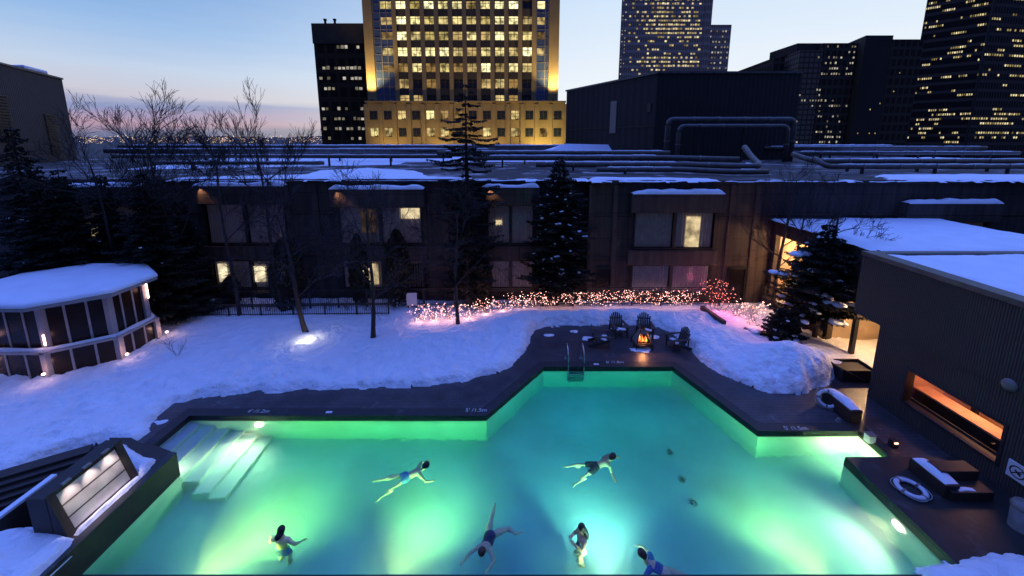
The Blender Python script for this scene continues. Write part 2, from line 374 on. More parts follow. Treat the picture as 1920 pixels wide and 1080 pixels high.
def floor_z(x, y):
    d = sqrt(((x - 5.0) / 4.5) ** 2 + ((y - 12.8) / 3.2) ** 2)
    return -1.62 - .75 * math.exp(-1.6 * d * d) - .02 * max(0, 12 - y)
bs = MB(); bi = offset(POOL, .0)
for i in range(len(POOL)):
    a, b = POOL[i], POOL[(i + 1) % len(POOL)]
    bs.quad((a[0], a[1], -.2), (b[0], b[1], -.2), (b[0], b[1], -2.6), (a[0], a[1], -2.6))
    am, bm_ = cope_out[i], cope_out[(i + 1) % len(POOL)]
gx = np.linspace(-14, 14, 113); gy = np.linspace(6.6, 16.4, 41); n0 = len(bs.v)
for y in gy:
    for x in gx: bs.v.append((float(x), float(y), floor_z(x, y)))
for j in range(len(gy) - 1):
    for i in range(len(gx) - 1):
        a = n0 + j * len(gx) + i; bs.f.append((a, a + 1, a + 1 + len(gx), a + len(gx)))
basin = bs.build('pool_basin', M_tile); struct(basin)
# submerged stair in the left corner
st = thing('pool_steps', 'pale submerged steps going down from the left end of the pool', 'pool steps', (-12, 11.7, -1.3))
xs = [-12.7, -12.15, -11.6, -11.05, -10.5, -9.95, -9.4]
for k in range(6):
    y0_ = 10.31 if xs[k] < -11 else 10.15 - .04 * k
    MB().box((xs[k], y0_, -2.2), (xs[k + 1], 12.57, -.40 - .21 * k)).build('step', M_tile, st, bevel=.02)

M_water = bpy.data.materials.new('pool_water'); M_water.use_nodes = True; t = M_water.node_tree; t.nodes.clear()
o_ = t.nodes.new('ShaderNodeOutputMaterial'); mx = t.nodes.new('ShaderNodeMixShader'); tr = t.nodes.new('ShaderNodeBsdfRefraction'); tr.inputs['IOR'].default_value = 1.33; tr.inputs['Roughness'].default_value = .04; gl = t.nodes.new('ShaderNodeBsdfGlossy')
gl.inputs['Roughness'].default_value = .06; fr = t.nodes.new('ShaderNodeFresnel'); fr.inputs[0].default_value = 1.33
bp = t.nodes.new('ShaderNodeBump'); bp.inputs['Strength'].default_value = .7; bp.inputs['Distance'].default_value = .07
nz = t.nodes.new('ShaderNodeTexNoise'); nz.inputs['Scale'].default_value = 1.7; nz.inputs['Detail'].default_value = 5; g_ = t.nodes.new('ShaderNodeTexCoord')
n2_ = t.nodes.new('ShaderNodeTexNoise'); n2_.inputs['Scale'].default_value = 7.5; n2_.inputs['Detail'].default_value = 4; t.links.new(g_.outputs['Object'], n2_.inputs['Vector'])
ma_ = t.nodes.new('ShaderNodeMath'); ma_.operation = 'MULTIPLY_ADD'; ma_.inputs[1].default_value = .22; t.links.new(n2_.outputs['Fac'], ma_.inputs[0]); t.links.new(nz.outputs['Fac'], ma_.inputs[2])
t.links.new(g_.outputs['Object'], nz.inputs['Vector']); hsum = ma_.outputs[0]
# ripples running out from each swimmer
for (u_, v_) in ((778, 878), (1140, 862), (912, 1016), (1091, 1005), (529, 1012), (1230, 1056), (735, 900), (1085, 880)):
    q_ = P(u_, v_, ZW); dn = t.nodes.new('ShaderNodeVectorMath'); dn.operation = 'DISTANCE'; dn.inputs[1].default_value = q_; t.links.new(g_.outputs['Object'], dn.inputs[0])
    def mm(op, a, b_, c_=None):
        k_ = t.nodes.new('ShaderNodeMath'); k_.operation = op
        for i_, x_ in enumerate((a, b_, c_)):
            if x_ is None: continue
            if isinstance(x_, (int, float)): k_.inputs[i_].default_value = x_
            else: t.links.new(x_, k_.inputs[i_])
        return k_.outputs[0]
    wob_ = mm('MULTIPLY_ADD', nz.outputs['Fac'], .35, dn.outputs['Value'])
    hsum = mm('MULTIPLY_ADD', mm('SINE', mm('MULTIPLY', wob_, 24.0), 0), mm('MULTIPLY', mm('POWER', .16, dn.outputs['Value']), .5), hsum)
t.links.new(hsum, bp.inputs['Height'])
t.links.new(bp.outputs[0], tr.inputs['Normal']); t.links.new(bp.outputs[0], gl.inputs['Normal']); t.links.new(bp.outputs[0], fr.inputs['Normal'])
t.links.new(fr.outputs[0], mx.inputs[0]); t.links.new(tr.outputs[0], mx.inputs[1]); t.links.new(gl.outputs[0], mx.inputs[2]); t.links.new(mx.outputs[0], o_.inputs['Surface'])
va = t.nodes.new('ShaderNodeVolumeAbsorption'); va.inputs['Color'].default_value = (.24, .885, .892, 1); va.inputs['Density'].default_value = .50
vs_ = t.nodes.new('ShaderNodeVolumeScatter'); vs_.inputs['Density'].default_value = .14; vs_.inputs['Anisotropy'].default_value = .3
vm = t.nodes.new('ShaderNodeAddShader'); t.links.new(va.outputs[0], vm.inputs[0]); t.links.new(vs_.outputs[0], vm.inputs[1]); t.links.new(vm.outputs[0], o_.inputs['Volume'])
wp = offset(POOL, .03)
water = MB().prism(wp, -2.9, ZW).build('pool_water', M_water); struct(water)

# underwater lamps
def pool_lamp(x, y, nx, ny, z, e, col, label, rad=.14, spot=165):
    t_ = thing('pool_lamp', label, 'underwater lamp', (x, y, z), 'underwater pool lamps')
    m = MB(); c = Vector((x, y, z)); nn = Vector((nx, ny, 0)).normalized(); sdv = Vector((-nn.y, nn.x, 0)); up = Vector((0, 0, 1))
    def disc(r0, r1, d, mname, mm):
        mb = MB(); k = 20; vs = []
        for i in range(k):
            a = 2 * pi * i / k; vs.append(c + nn * d + (sdv * cos(a) + up * sin(a)) * r1)
        if r0:
            for i in range(k):
                a = 2 * pi * i / k; vs.append(c + nn * d + (sdv * cos(a) + up * sin(a)) * r0)
            mb.add(vs, [(i, (i + 1) % k, (i + 1) % k + k, i + k) for i in range(k)])
        else: mb.add(vs, [tuple(range(k))])
        return mb.build(mname, mm, t_)
    disc(0, rad, .03, 'lens', M_lens); disc(rad, rad * 1.25, .035, 'rim', M_steel)
    light('lamp_light', 'SPOT', c + nn * .12, e, col, t_, .16, c + nn * 3 + Vector((0, 0, -1.0 if rad > .15 else -.5)), spot, .9)
    return t_
M_lens = emis('lamp_lens', (1, .93, .62), 14)
YG = (1, .92, .42); GR = (.55, 1, .45); CY = (.25, .85, .9)
pool_lamp(P(482, 783).x, 12.57, 0, -1, -.50, 480, (1, .80, .40), 'round glowing lamp under the back coping near the steps', .16, 130)
pool_lamp(11.19, P(1680, 965).y, -1, 0, -.55, 620, (1, .78, .40), 'round glowing lamp in the right pool wall below the flat ring', .16, 130)
pool_lamp(12.2, 10.51, 0, 1, -.7, 330, (1, .95, .38), 'added hidden lamp in the pool corner recess behind the dark platform')  # added out of sight to light the recess
pool_lamp(-11.6, 10.22, 0, 1, -.7, 130, YG, 'added hidden lamp low beside the submerged steps')  # added out of sight to light the steps
for x_, e_, eb, lab, c_, cb_ in ((-8.0, 130, 1900, 'leftmost', (1, 1, .24), (.9, 1, .20)), (-3.0, 90, 1500, 'second from the left', (1, .95, .30), (.75, 1, .28)), (2.5, 90, 2000, 'second from the right', (.8, .95, .42), (.55, .90, .66)), (8.0, 90, 1350, 'rightmost', (1, .96, .30), (.95, 1, .22))):
    pl_ = pool_lamp(x_, 7.03, 0, 1, -.7, e_, c_, f'added unseen lamp in the near pool wall, {lab} of its four', spot=165)  # unseen lamps added along the near wall to light the water
    # extra tinted spot added to brighten and colour the far water and walls
    light('added_beam', 'SPOT', (x_, 7.22, -.7), eb * 1.3, cb_, pl_, .16, (x_ * .8 + .8, 13.2, .7), 112, 1)

# ------------------------------------------------------------------ snow
def in_poly(px, py, poly):
    ins = np.zeros(px.shape, bool); n = len(poly)
    for i in range(n):
        x0, y0 = poly[i]; x1, y1 = poly[(i + 1) % n]
        c = ((y0 > py) != (y1 > py)) & (px < (x1 - x0) * (py - y0) / (y1 - y0 + 1e-12) + x0); ins ^= c
    return ins
def dist_poly(px, py, poly):
    d = np.full(px.shape, 1e9); n = len(poly)
    for i in range(n):
        x0, y0 = poly[i]; x1, y1 = poly[(i + 1) % n]; dx, dy = x1 - x0, y1 - y0
        t_ = np.clip(((px - x0) * dx + (py - y0) * dy) / (dx * dx + dy * dy + 1e-12), 0, 1)
        d = np.minimum(d, np.hypot(px - x0 - t_ * dx, py - y0 - t_ * dy))
    return d
def fbm(x, y, s, o=4, seed=0.0):
    return noise.fractal((x * s + seed, y * s - seed, seed * .7), 1.0, 2.1, o)
def snow_sheet(name, poly, res, hfun, m=M_snow, ramp=.5, base=-.06, kind='structure', wob=1.0):
    xs = [p[0] for p in poly]; ys = [p[1] for p in poly]
    X, Y = np.meshgrid(np.arange(min(xs) - .4, max(xs) + .4, res), np.arange(min(ys) - .4, max(ys) + .4, res))
    # wobble the outline
    Wx = np.vectorize(lambda a, b: fbm(a, b, .9, 4, 5.0))(X, Y) * .22 + np.vectorize(lambda a, b: fbm(a, b, 4, 3, 9.0))(X, Y) * .05
    Wx = Wx * wob
    d = dist_poly(X, Y, poly); ins = in_poly(X, Y, poly); sd_ = np.where(ins, d, -d) + Wx
    H = np.zeros(X.shape)
    for j in range(X.shape[0]):
        for i in range(X.shape[1]):
            s_ = sd_[j, i]
            if s_ < -res * 1.5: H[j, i] = -9; continue
            k = min(1, max(0, s_ / ramp)); k = sqrt(k * (2 - k)) if k < 1 else 1
            h = hfun(X[j, i], Y[j, i])
            H[j, i] = base + k * (h - base) if s_ > 0 else base + s_ * .3
    idx = -np.ones(X.shape, int); mb = MB()
    for j in range(X.shape[0]):
        for i in range(X.shape[1]):
            if H[j, i] > -8: idx[j, i] = len(mb.v); mb.v.append((float(X[j, i]), float(Y[j, i]), float(H[j, i])))
    for j in range(X.shape[0] - 1):
        for i in range(X.shape[1] - 1):
            q = (idx[j, i], idx[j, i + 1], idx[j + 1, i + 1], idx[j + 1, i])
            if min(q) >= 0: mb.f.append(tuple(int(a) for a in q))
    o = mb.build(name, m, smooth=True); o['kind'] = kind; return o
def gp(u, v, z=.12): q = P(u, v, z); return (q.x, q.y)
LB = [(-40, 10.8), gp(0, 905), gp(28, 884), gp(70, 868), gp(120, 842), gp(190, 822), gp(246, 822), gp(270, 806), gp(300, 768), gp(325, 752), gp(362, 740), gp(500, 729), gp(600, 725), gp(700, 724), gp(800, 718), gp(880, 707), gp(935, 692), gp(972, 668), gp(994, 642), gp(1000, 613), gp(1050, 607), gp(1150, 603), gp(1235, 608), gp(1262, 622), gp(1292, 648), gp(1330, 684), gp(1380, 712), gp(1440, 732), gp(1500, 735), gp(1545, 718), gp(1572, 700), gp(1632, 700), (16.7, 15.3), (16.7, 23.2), (-40, 24.6)]
def bump_(x, y, cx, cy, rx, ry): return math.exp(-(((x - cx) / rx) ** 2 + ((y - cy) / ry) ** 2))
MC = P(1480, 670, .6); B1 = P(950, 610, .4)
PITS = {}
def trail(pts, step=.34, w=.16, n=1):
    for k in range(len(pts) - 1):
        a, b_ = Vector(pts[k]), Vector(pts[k + 1]); d = (b_ - a); m_ = int(d.length / step); d.normalize(); s_ = Vector((-d.y, d.x))
        for q_ in range(n):
            for i in range(m_):
                p = a + d * step * i + s_ * (w * (1 if i % 2 else -1) + R.gauss(0, .05 + .25 * (q_ > 0))) + d * R.gauss(0, .06)
                PITS.setdefault((int(p.x // 1), int(p.y // 1)), []).append((p.x, p.y, R.uniform(.06, .13)))
trail([gp(880, 600), gp(860, 640), gp(830, 690)], n=3); trail([gp(600, 628), gp(540, 660), gp(500, 700)], n=2); trail([gp(300, 660), gp(230, 700), gp(160, 745), gp(90, 850)], n=4)
trail([gp(330, 640), gp(310, 700), gp(260, 790)], n=2); trail([gp(1010, 590), gp(940, 625), gp(900, 690)], n=2); trail([gp(1310, 600), gp(1400, 660)], n=1); trail([gp(705, 640), gp(640, 690)], n=1); trail([gp(0, 760), gp(120, 760), gp(280, 735)], n=2)
def snow_h(x, y):
    h = .30 + .10 * fbm(x, y, .25, 3, 2.0) + .05 * fbm(x, y, 1.3, 4, 3.0) + .012 * fbm(x, y, 5.0, 3, 4.0)
    h += 1.15 * bump_(x, y, MC.x, MC.y - .1, 1.9, 1.25) + .55 * bump_(x, y, MC.x - 2.3, MC.y + 2.3, 1.6, 1.8)
    h += .45 * bump_(x, y, B1.x, B1.y, 2.0, 1.6) + .3 * bump_(x, y, B1.x - 3.6, B1.y - 1.6, 2.5, 1.2)
    h += .35 * bump_(x, y, 6, 20.6, 5.5, .7) * (1 + .6 * fbm(x, y, .8, 3, 11))
    # trodden trail and lumps
    tr_ = y - (14.6 + .35 * sin(x * .5) + .25 * fbm(x, 0, .6, 2, 1)); amp = .07 * math.exp(-(tr_ / .9) ** 2)
    h += amp * fbm(x, y, 2.6, 4, 8.0) * 2.4
    h -= .10 * max(0, fbm(x, y, 3.1, 3, 40.0) - .25) * (1 + 2 * max(0, fbm(x, y, .3, 2, 41.0)))
    lump = max(0, fbm(x, y, .55, 3, 21.0)); h += .18 * lump * fbm(x, y, 3.4, 3, 22.0)
    for cx_ in (-1, 0, 1):
        for cy_ in (-1, 0, 1):
            for (px_, py_, dp) in PITS.get((int(x // 1) + cx_, int(y // 1) + cy_), ()):
                rr_ = ((x - px_) ** 2 + (y - py_) ** 2) / .026
                if rr_ < 6: h -= dp * (math.exp(-rr_) - .25 * math.exp(-(rr_ - 2.2) ** 2))
    if y > 21.3: h -= .25 * min(1, (y - 21.3) / .8)
    return max(h, .06)
snow_sheet('snow_ground', LB, .115, snow_h)
# bottom left bank
LB2 = [(-19, 4.5), gp(-120, 990, .8), gp(0, 985, .8), gp(40, 982, .8), gp(95, 988, .8), gp(142, 1001, .8), gp(118, 1030, .8), gp(50, 1090, .8), (-11.6, 4.5)]
snow_sheet('snow_bank', LB2, .09, lambda x, y: .86 + .07 * fbm(x, y, .9, 4, 3) + .03 * fbm(x, y, 4, 3, 2), ramp=.3, base=.55, wob=.45)
# bottom right mound
LB3 = [gp(1712, 1085, .1), gp(1728, 1056, .1), gp(1775, 1043, .1), gp(1840, 1040, .1), gp(1960, 1046, .1), (17, 5.5), (9.5, 5.5)]
snow_sheet('snow_mound', LB3, .08, lambda x, y: .42 + .10 * fbm(x, y, .9, 4, 13) + .04 * fbm(x, y, 4, 3, 2), ramp=.7, base=-.05)
# loose snow scraps on the deck by the chairs
for u, v, rx, ry in ((1040, 612, .5, .28), (1075, 621, .28, .12), (1030, 628, .25, .1), (1105, 634, .55, .25), (1203, 656, .8, .35), (1150, 616, .5, .2), (1225, 630, .4, .2), (300, 790, .5, .16), (1258, 663, .2, .1)):
    q = P(u, v); pl = [(q.x + rx * cos(a) * R.uniform(.6, 1.15), q.y + ry * sin(a) * R.uniform(.6, 1.15)) for a in np.linspace(0, 2 * pi, 12)[:-1]]
    snow_sheet('snow_patch', pl, .06, lambda x, y: .015 + .03 * fbm(x, y, 4, 3, 5), ramp=.15, base=-.035)

# ------------------------------------------------------------------ left raised kerb, water feature, steps
kb = thing('stone_kerb', 'tall dark stone kerb with a stepped end along the left pool side', 'kerb wall', (-11.2, 9, 0))
ZK = .62
kl = MB()
kpoly = [(-10.88, 5.0), (-10.88, 10.12), (-11.87, 10.45), (-12.9, 10.45), (-12.9, 9.2), (-11.75, 9.0), (-11.75, 5.0)]
kl.prism(kpoly, -.24, ZK)
kl.build('kerb_body', M_dark, kb, bevel=.02)
MB().prism([(-10.86, 5.0), (-10.86, 10.1), (-11.1, 10.1), (-11.1, 5.0)], ZK + .002, ZK + .05).build('kerb_edge', M_cope, kb)
# cascade: steel sheets between stone cheeks
cs = thing('water_cascade', 'sloping cascade of steel panels lit from above beside the pool', 'water feature', (-12, 8.6, .6))
a1, a2 = P(250, 897, .75), P(135, 989, .75)
Xb = (a1.x + a2.x) / 2; Yb0, Yb1 = a2.y, a1.y
tq1 = P(201, 849, 1.75); tq0 = P(91, 941, 1.75); Xt = (tq1.x + tq0.x) / 2
def pan(s, t_, dz=0):   # s along Y, t up the slope
    return Vector((Xb + (Xt - Xb) * t_, Yb0 + (Yb1 - Yb0) * s, .72 + (1.75 - .72) * t_ + dz))
for k in range(3):
    t0, t1 = k / 3 + .02, (k + 1) / 3 - .02
    for j in range(3):
        s0, s1 = j / 3 + .002, (j + 1) / 3 - .002
        mbp = MB(); a, b, c, d = pan(s0, t0), pan(s1, t0), pan(s1, t1), pan(s0, t1)
        nn = Vector((.7, 0, .7)) * -.02
        mbp.add([a, b, c, d, a + nn, b + nn, c + nn, d + nn], [(0, 1, 2, 3), (7, 6, 5, 4), (0, 4, 5, 1), (1, 5, 6, 2), (2, 6, 7, 3), (3, 7, 4, 0)])
        mbp.build('steel_panel', M_brush, cs)
bb = MB(); a, b, c, d = pan(-.04, -.05, -.06), pan(1.04, -.05, -.06), pan(1.04, 1.04, -.06), pan(-.04, 1.04, -.06)
lo = [Vector((p.x, p.y, -.05)) for p in (a, b, c, d)]
bb.add([a, b, c, d] + lo, [(0, 1, 2, 3), (7, 6, 5, 4), (0, 4, 5, 1), (1, 5, 6, 2), (2, 6, 7, 3), (3, 7, 4, 0)])
bb.build('back_slab', M_cope, cs)
ch = MB(); ch.box((Xt - .5, Yb0 - .2, -.05), (Xt - .02, Yb1 + .25, 1.82)); ch.build('rear_wall', M_dark, cs)
for s_ in (-.075, 1.075):
    m_ = MB(); a = pan(s_, -.12); c = pan(s_, 1.0); w_ = .09
    m_.add([(a.x, a.y - w_, 0), (a.x, a.y + w_, 0), (a.x, a.y + w_, a.z + .1), (a.x, a.y - w_, a.z + .1), (c.x, c.y - w_, 0), (c.x, c.y + w_, 0), (c.x, c.y + w_, c.z + .12), (c.x, c.y - w_, c.z + .12)],
           [(0, 1, 2, 3), (7, 6, 5, 4), (3, 2, 6, 7), (1, 5, 6, 2), (0, 3, 7, 4), (0, 4, 5, 1)])
    m_.build('cheek_wall', M_dark, cs)
for j in range(3):
    s_ = (j + .5) / 3; p0 = pan(s_, 1.02, .10)
    ln = MB().box((p0.x - .03, p0.y - .10, p0.z - .02), (p0.x + .05, p0.y + .10, p0.z + .03)).build('lamp_bar', M_grey, cs)
    light('cascade_light', 'SPOT', p0 + Vector((.20, 0, .12)), 75, (1, .80, .74), cs, .03, pan(s_, .60, -.1), 66, 1)
# snow on ledge and on the stone end
snow_sheet('snow_ledge', [(Xb + .03, Yb0 - .05), (-11.08, Yb0 - .1), (-11.08, Yb1 + .2), (Xb + .03, Yb1 + .15)], .05, lambda x, y: .80 + .03 * fbm(x, y, 3, 3, 4), ramp=.14, base=.63, wob=.2)
snow_sheet('snow_cap', [gp(205, 822, .9), gp(232, 823, .9), gp(262, 840, .9), gp(290, 848, .9), gp(278, 872, .9), gp(255, 888, .9), gp(228, 862, .9)], .06, lambda x, y: .80 + .06 * fbm(x, y, 2, 3, 6), ramp=.25, base=.58, wob=.4)
MB().prism([gp(205, 822, .55), gp(246, 822, .55), gp(300, 850, .55), gp(262, 900, .55), gp(225, 866, .55)], -.03, .58).build('end_block', M_dark, kb)
# planter wall and stairs at the left edge
pw = thing('garden_steps', 'dark stone steps with snowy handrail wall left of the steel cascade', 'steps', (-14, 9.5, 0))
e0, e1 = P(-40, 1000, .95), P(103, 893, .95)
m_ = MB(); m_.bar((e0.x, e0.y, .45), (e1.x, e1.y, .45), .22, 1.0); m_.build('side_wall', M_dark, pw)
MB().bar((e0.x, e0.y, .99), (e1.x, e1.y, .99), .16, .07).build('snow_strip', M_snowr, pw)
for k in range(5):
    q0, q1 = P(-60, 905 + k * 14, .55 - k * .1), P(170 - k * 16, 838 + k * 17, .55 - k * .1)
    MB().bar((q0.x, q0.y, .27 - k * .1), (q1.x, q1.y, .27 - k * .1), .42, .5).build('step', M_dark, pw)
# ------------------------------------------------------------------ hotel behind the pool
HZ = 8.05
M_lit1 = lit_window('room_glow_warm', (1, .72, .34), (1, .86, .55), .75, 1.5, 1.3, sub=.25)
M_lit2 = lit_window('room_glow_dim', (.55, .28, .16), (.6, .42, .3), .05, .16, 1.0, sub=.3)
hotel = thing('hotel_building', 'low brown rendered hotel wing with snowy window bays behind the garden', 'building', (0, 30, 0))
def hbx(name, a, b, m, parent=None, bevel=0): return MB().box(a, b).build(name, m, parent or hotel, bevel=bevel)
hbx('wall', (-60, 24.1, -1), (5.02, 60, 7.98), M_wall)
hbx('wall', (5.03, 23.3, -1), (60, 60.02, 8.0), M_wall)
hbx('roof', (-60.1, 24.35, 7.99), (60.1, 60.3, 8.04), M_roofd)
hbx('parapet', (-60, 24.0, 7.9), (5.0, 24.34, 8.12), M_wall2); hbx('parapet', (5.0, 23.2, 7.9), (60, 23.55, 8.14), M_wall2)
hbx('rear_parapet', (-62, 60.4, 7), (62, 60.8, 9.78), M_pipe)
hbx('control_joint', (2.2, 24.05, 0), (2.26, 24.12, 8), M_dark)
for x in (5.06, 6.6, 14.0, 15.6, -12.9, -4.4, -3.0, -21.6): 
    y = 24.03 if x < 5 else 23.23
    hbx('pilaster', (x - .18, y, -.5), (x + .18, y + .14, 7.85), M_wall2)
for z_ in (3.05, 5.9):
    hbx('string_course', (-60, 24.04, z_), (5, 24.2, z_ + .05), M_wall2); hbx('string_course', (5.2, 23.25, z_), (60, 23.4, z_ + .05), M_wall2)
def snow_strip(name, x0, x1, y0, y1, z, h, parent, seed=0, along='x'):
    """a lumpy ridge of snow lying on a ledge"""
    mb = MB(); n = max(6, int((x1 - x0) / .16)); k = 7; vs = []
    for i in range(n + 1):
        x = x0 + (x1 - x0) * i / n; e = min(1, min(i, n - i) / 2 + .15); hh = h * e * (1 + .55 * fbm(x, seed, .9, 3, seed)) ; wob = .05 * fbm(x, seed + 3, 1.7, 2, seed)
        for j in range(k):
            a = pi * j / (k - 1); yy = (y0 + y1) / 2 - (y1 - y0) / 2 * cos(a) * (1 + wob * 3); zz = z + hh * sin(a) ** .6 - (.02 if j in (0, k - 1) else 0)
            vs.append((x, yy + wob, zz) if along == 'x' else (yy + wob, x, zz))
    mb.add(vs, [(i * k + j, (i + 1) * k + j, (i + 1) * k + j + 1, i * k + j + 1) for i in range(n) for j in range(k - 1)])
    return mb.build(name, M_snowr, parent, smooth=True)
def window(x0, x1, z0, z1, y, parent, split=(.5,), glow=None, curtain=True, depth=.35, name='window'):
    """frame with mullions, a pane, and curtains behind"""
    t_ = MB(); fw = .07
    for a, b in (((x0, y - .04, z0), (x0 + fw, y + .05, z1)), ((x1 - fw, y - .04, z0), (x1, y + .05, z1)), ((x0 + fw, y - .04, z0), (x1 - fw, y + .05, z0 + fw)), ((x0 + fw, y - .04, z1 - fw), (x1 - fw, y + .05, z1))): t_.box(a, b)
    for s_ in split:
        xm = x0 + (x1 - x0) * s_; t_.box((xm - .09, y - .035, z0 + fw), (xm + .09, y + .045, z1 - fw))
    f = t_.build(name, M_iron, parent)
    segs = [0] + list(split) + [1]
    for i in range(len(segs) - 1):
        a = x0 + (x1 - x0) * segs[i] + .1; b = x0 + (x1 - x0) * segs[i + 1] - .1
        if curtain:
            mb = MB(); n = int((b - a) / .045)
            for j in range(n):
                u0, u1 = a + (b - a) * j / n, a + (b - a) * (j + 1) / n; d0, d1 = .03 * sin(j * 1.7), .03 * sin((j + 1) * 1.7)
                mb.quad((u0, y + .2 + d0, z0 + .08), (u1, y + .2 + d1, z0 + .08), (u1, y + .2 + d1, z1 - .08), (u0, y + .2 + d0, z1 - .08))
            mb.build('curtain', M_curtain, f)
        if glow and i in glow:
            ga, gb, gz0, gz1, gm = glow[i]; w_, h_ = b - a, z1 - z0 - .2
            MB().quad((a + w_ * ga, y + .10, z0 + .1 + h_ * gz0), (a + w_ * gb, y + .10, z0 + .1 + h_ * gz0), (a + w_ * gb, y + .10, z0 + .1 + h_ * gz1), (a + w_ * ga, y + .10, z0 + .1 + h_ * gz1)).build('lit_gap', gm, f)
    MB().quad((x0 + .06, y, z0 + .06), (x1 - .06, y, z0 + .06), (x1 - .06, y, z1 - .06), (x0 + .06, y, z1 - .06)).build('pane', M_pane, f)
    return f
M_pane = bpy.data.materials.new('window_pane'); M_pane.use_nodes = True; t = M_pane.node_tree; t.nodes.clear()
o_ = t.nodes.new('ShaderNodeOutputMaterial'); mx = t.nodes.new('ShaderNodeMixShader'); tr = t.nodes.new('ShaderNodeBsdfTransparent'); gl = t.nodes.new('ShaderNodeBsdfGlossy'); tr.inputs[0].default_value = (.75, .75, .78, 1)
gl.inputs['Roughness'].default_value = .03; fr = t.nodes.new('ShaderNodeFresnel'); fr.inputs[0].default_value = 1.22
t.links.new(fr.outputs[0], mx.inputs[0]); t.links.new(tr.outputs[0], mx.inputs[1]); t.links.new(gl.outputs[0], mx.inputs[2]); t.links.new(mx.outputs[0], o_.inputs['Surface'])
def bay(x0, x1, yw, ztop, wz=None, low=None, spot=False, seed=1, glow=None, glow2=None):
    """window bay: hood with snow on top, upper window, sill band, lower window"""
    yf = yw - .62
    b = MB().box((x0, yf, ztop - 1.18), (x1, yw + .01, ztop)).build('bay_hood', M_wall2, hotel, bevel=.015)
    snow_strip('snow', x0 + .03, x1 - .03, yf - .02, yw - .05, ztop, .24, b, seed)
    if wz:
        MB().box((x0 + .02, yf + .42, wz - .1), (x0 + .3, yw + .01, ztop - 1.185)).build('bay_cheek', M_wall, hotel); MB().box((x1 - .3, yf + .42, wz - .1), (x1 - .02, yw + .01, ztop - 1.185)).build('bay_cheek', M_wall, hotel)
        # dark sheet behind the frame stands in for shade in the opening
        MB().box((x0 + .3, yw - .03, wz), (x1 - .3, yw + .005, ztop - 1.19)).build('dark_backing', M_dark, hotel)
        window(x0 + .3, x1 - .3, wz, ztop - 1.19, yw - .28, hotel, glow=glow)
        MB().box((x0, yf + .22, wz - 1.05), (x1, yw + .01, wz - .102)).build('bay_sill', M_wall2, hotel, bevel=.015)
    if low:
        MB().box((x0 + .3, yw - .03, low), (x1 - .3, yw + .005, wz - 1.06)).build('dark_backing', M_dark, hotel)  # dark sheet again stands for the shade of the lower opening
        window(x0 + .3, x1 - .3, low, wz - 1.06, yw - .28, hotel, glow=glow2)
    if spot:
        q = (x0 + .42, yf - .07, ztop - .1)
        l = MB().lathe(q, [(0, 0), (.05, 0), (.06, .1), (0, .1)], 10).build('spot_fitting', M_iron, hotel)
        light('bay_light', 'SPOT', (x0 + .42, yf - .22, ztop - .02), 75, (1, .52, .28), hotel, .02, (x0 + .75, yf + .05, ztop - .8), 70, .8)
bay(7.45, 13.2, 23.3, 7.35, 3.75, .7, False, 1, {1: (.28, .66, .0, .9, M_lit1)})
bay(24.6, 30.5, 23.3, 6.75, 3.4, .7, False, 2)
bay(-11.7, -5.6, 24.1, 7.55, 3.8, .7, True, 3, {0: (.55, .95, .3, .95, M_lit2), 1: (.50, .98, .70, .99, M_lit1)}, {0: (.5, .9, .1, .9, M_lit1)})
bay(-20.4, -14.5, 24.1, 7.75, 3.8, .7, True, 4, None, {0: (.1, .35, .2, .9, M_lit1), 1: (.0, .3, .2, .8, M_lit1)})
bay(-1.95, 1.75, 24.1, 7.66, 3.8, .7, True, 5, {0: (.35, .65, .5, .62, M_lit1)})
bay(-28.6, -23.6, 24.1, 7.7, 3.8, .7, False, 6, {0: (.2, .4, .2, .5, M_lit1)})
# side return windows of the doorway at centre
for x0, x1, yy in ((-6.8, -5.7, 24.0), (-4.0, -3.2, 24.0), (3.2, 4.2, 24.0), (5.6, 6.5, 23.2), (14.1, 15.3, 23.2)):
    MB().box((x0 - .05, yy + .02, .1), (x1 + .05, yy + .09, 2.5)).build('door_surround', M_dark, hotel); window(x0, x1, .15, 2.4, yy - .02, hotel, split=(), name='door', curtain=(x0 == -6.8))
# snow on the roof edge and roof
def roof_snow(name, poly, z, h, label=None, res=.22, parent=None):
    o = snow_sheet(name, poly, res, lambda x, y: z + h * (1 + .5 * fbm(x, y, .35, 3, 2)), M_snowr, ramp=.5, base=z - .03); del o['kind']
    o.parent = parent or hotel; o.location = -Vector((parent or hotel).location); return o
roof_snow('roof_snow', [(-22, 24.1), (-3.2, 24.1), (-2.5, 24.8), (-6, 26.2), (-8.0, 31), (-13, 34), (-16, 31), (-15.2, 27.5), (-22, 25.2)], 8.12, .06)
roof_snow('roof_snow', [(-3.8, 24.0), (4.9, 24.0), (4.9, 24.4), (-3.8, 24.3)], 8.13, .03)
roof_snow('roof_snow', [(5.1, 23.2), (12.9, 23.2), (12.5, 23.7), (9, 24.4), (5.3, 24.6)], 8.15, .09)
roof_snow('roof_snow', [(13.5, 23.25), (24, 23.25), (24, 23.45), (13.5, 23.45)], 8.15, .03)
roof_snow('roof_snow', [(24.2, 23.2), (42, 23.2), (42, 27.2), (26.5, 27.0)], 8.15, .07)
roof_snow('roof_snow', [(-34, 33), (-12, 40), (-14, 58), (-44, 58)], 8.06, .06, res=.6)
roof_snow('roof_snow', [(38, 34), (62, 34), (62, 56), (44, 52)], 8.06, .08, res=.6)
roof_snow('roof_snow', [(-16, 44), (6, 46), (9, 56), (-14, 58)], 8.06, .06, res=.6)
snow_strip('parapet_snow', -60, 60, 60.35, 60.85, 9.78, .12, hotel, 9)
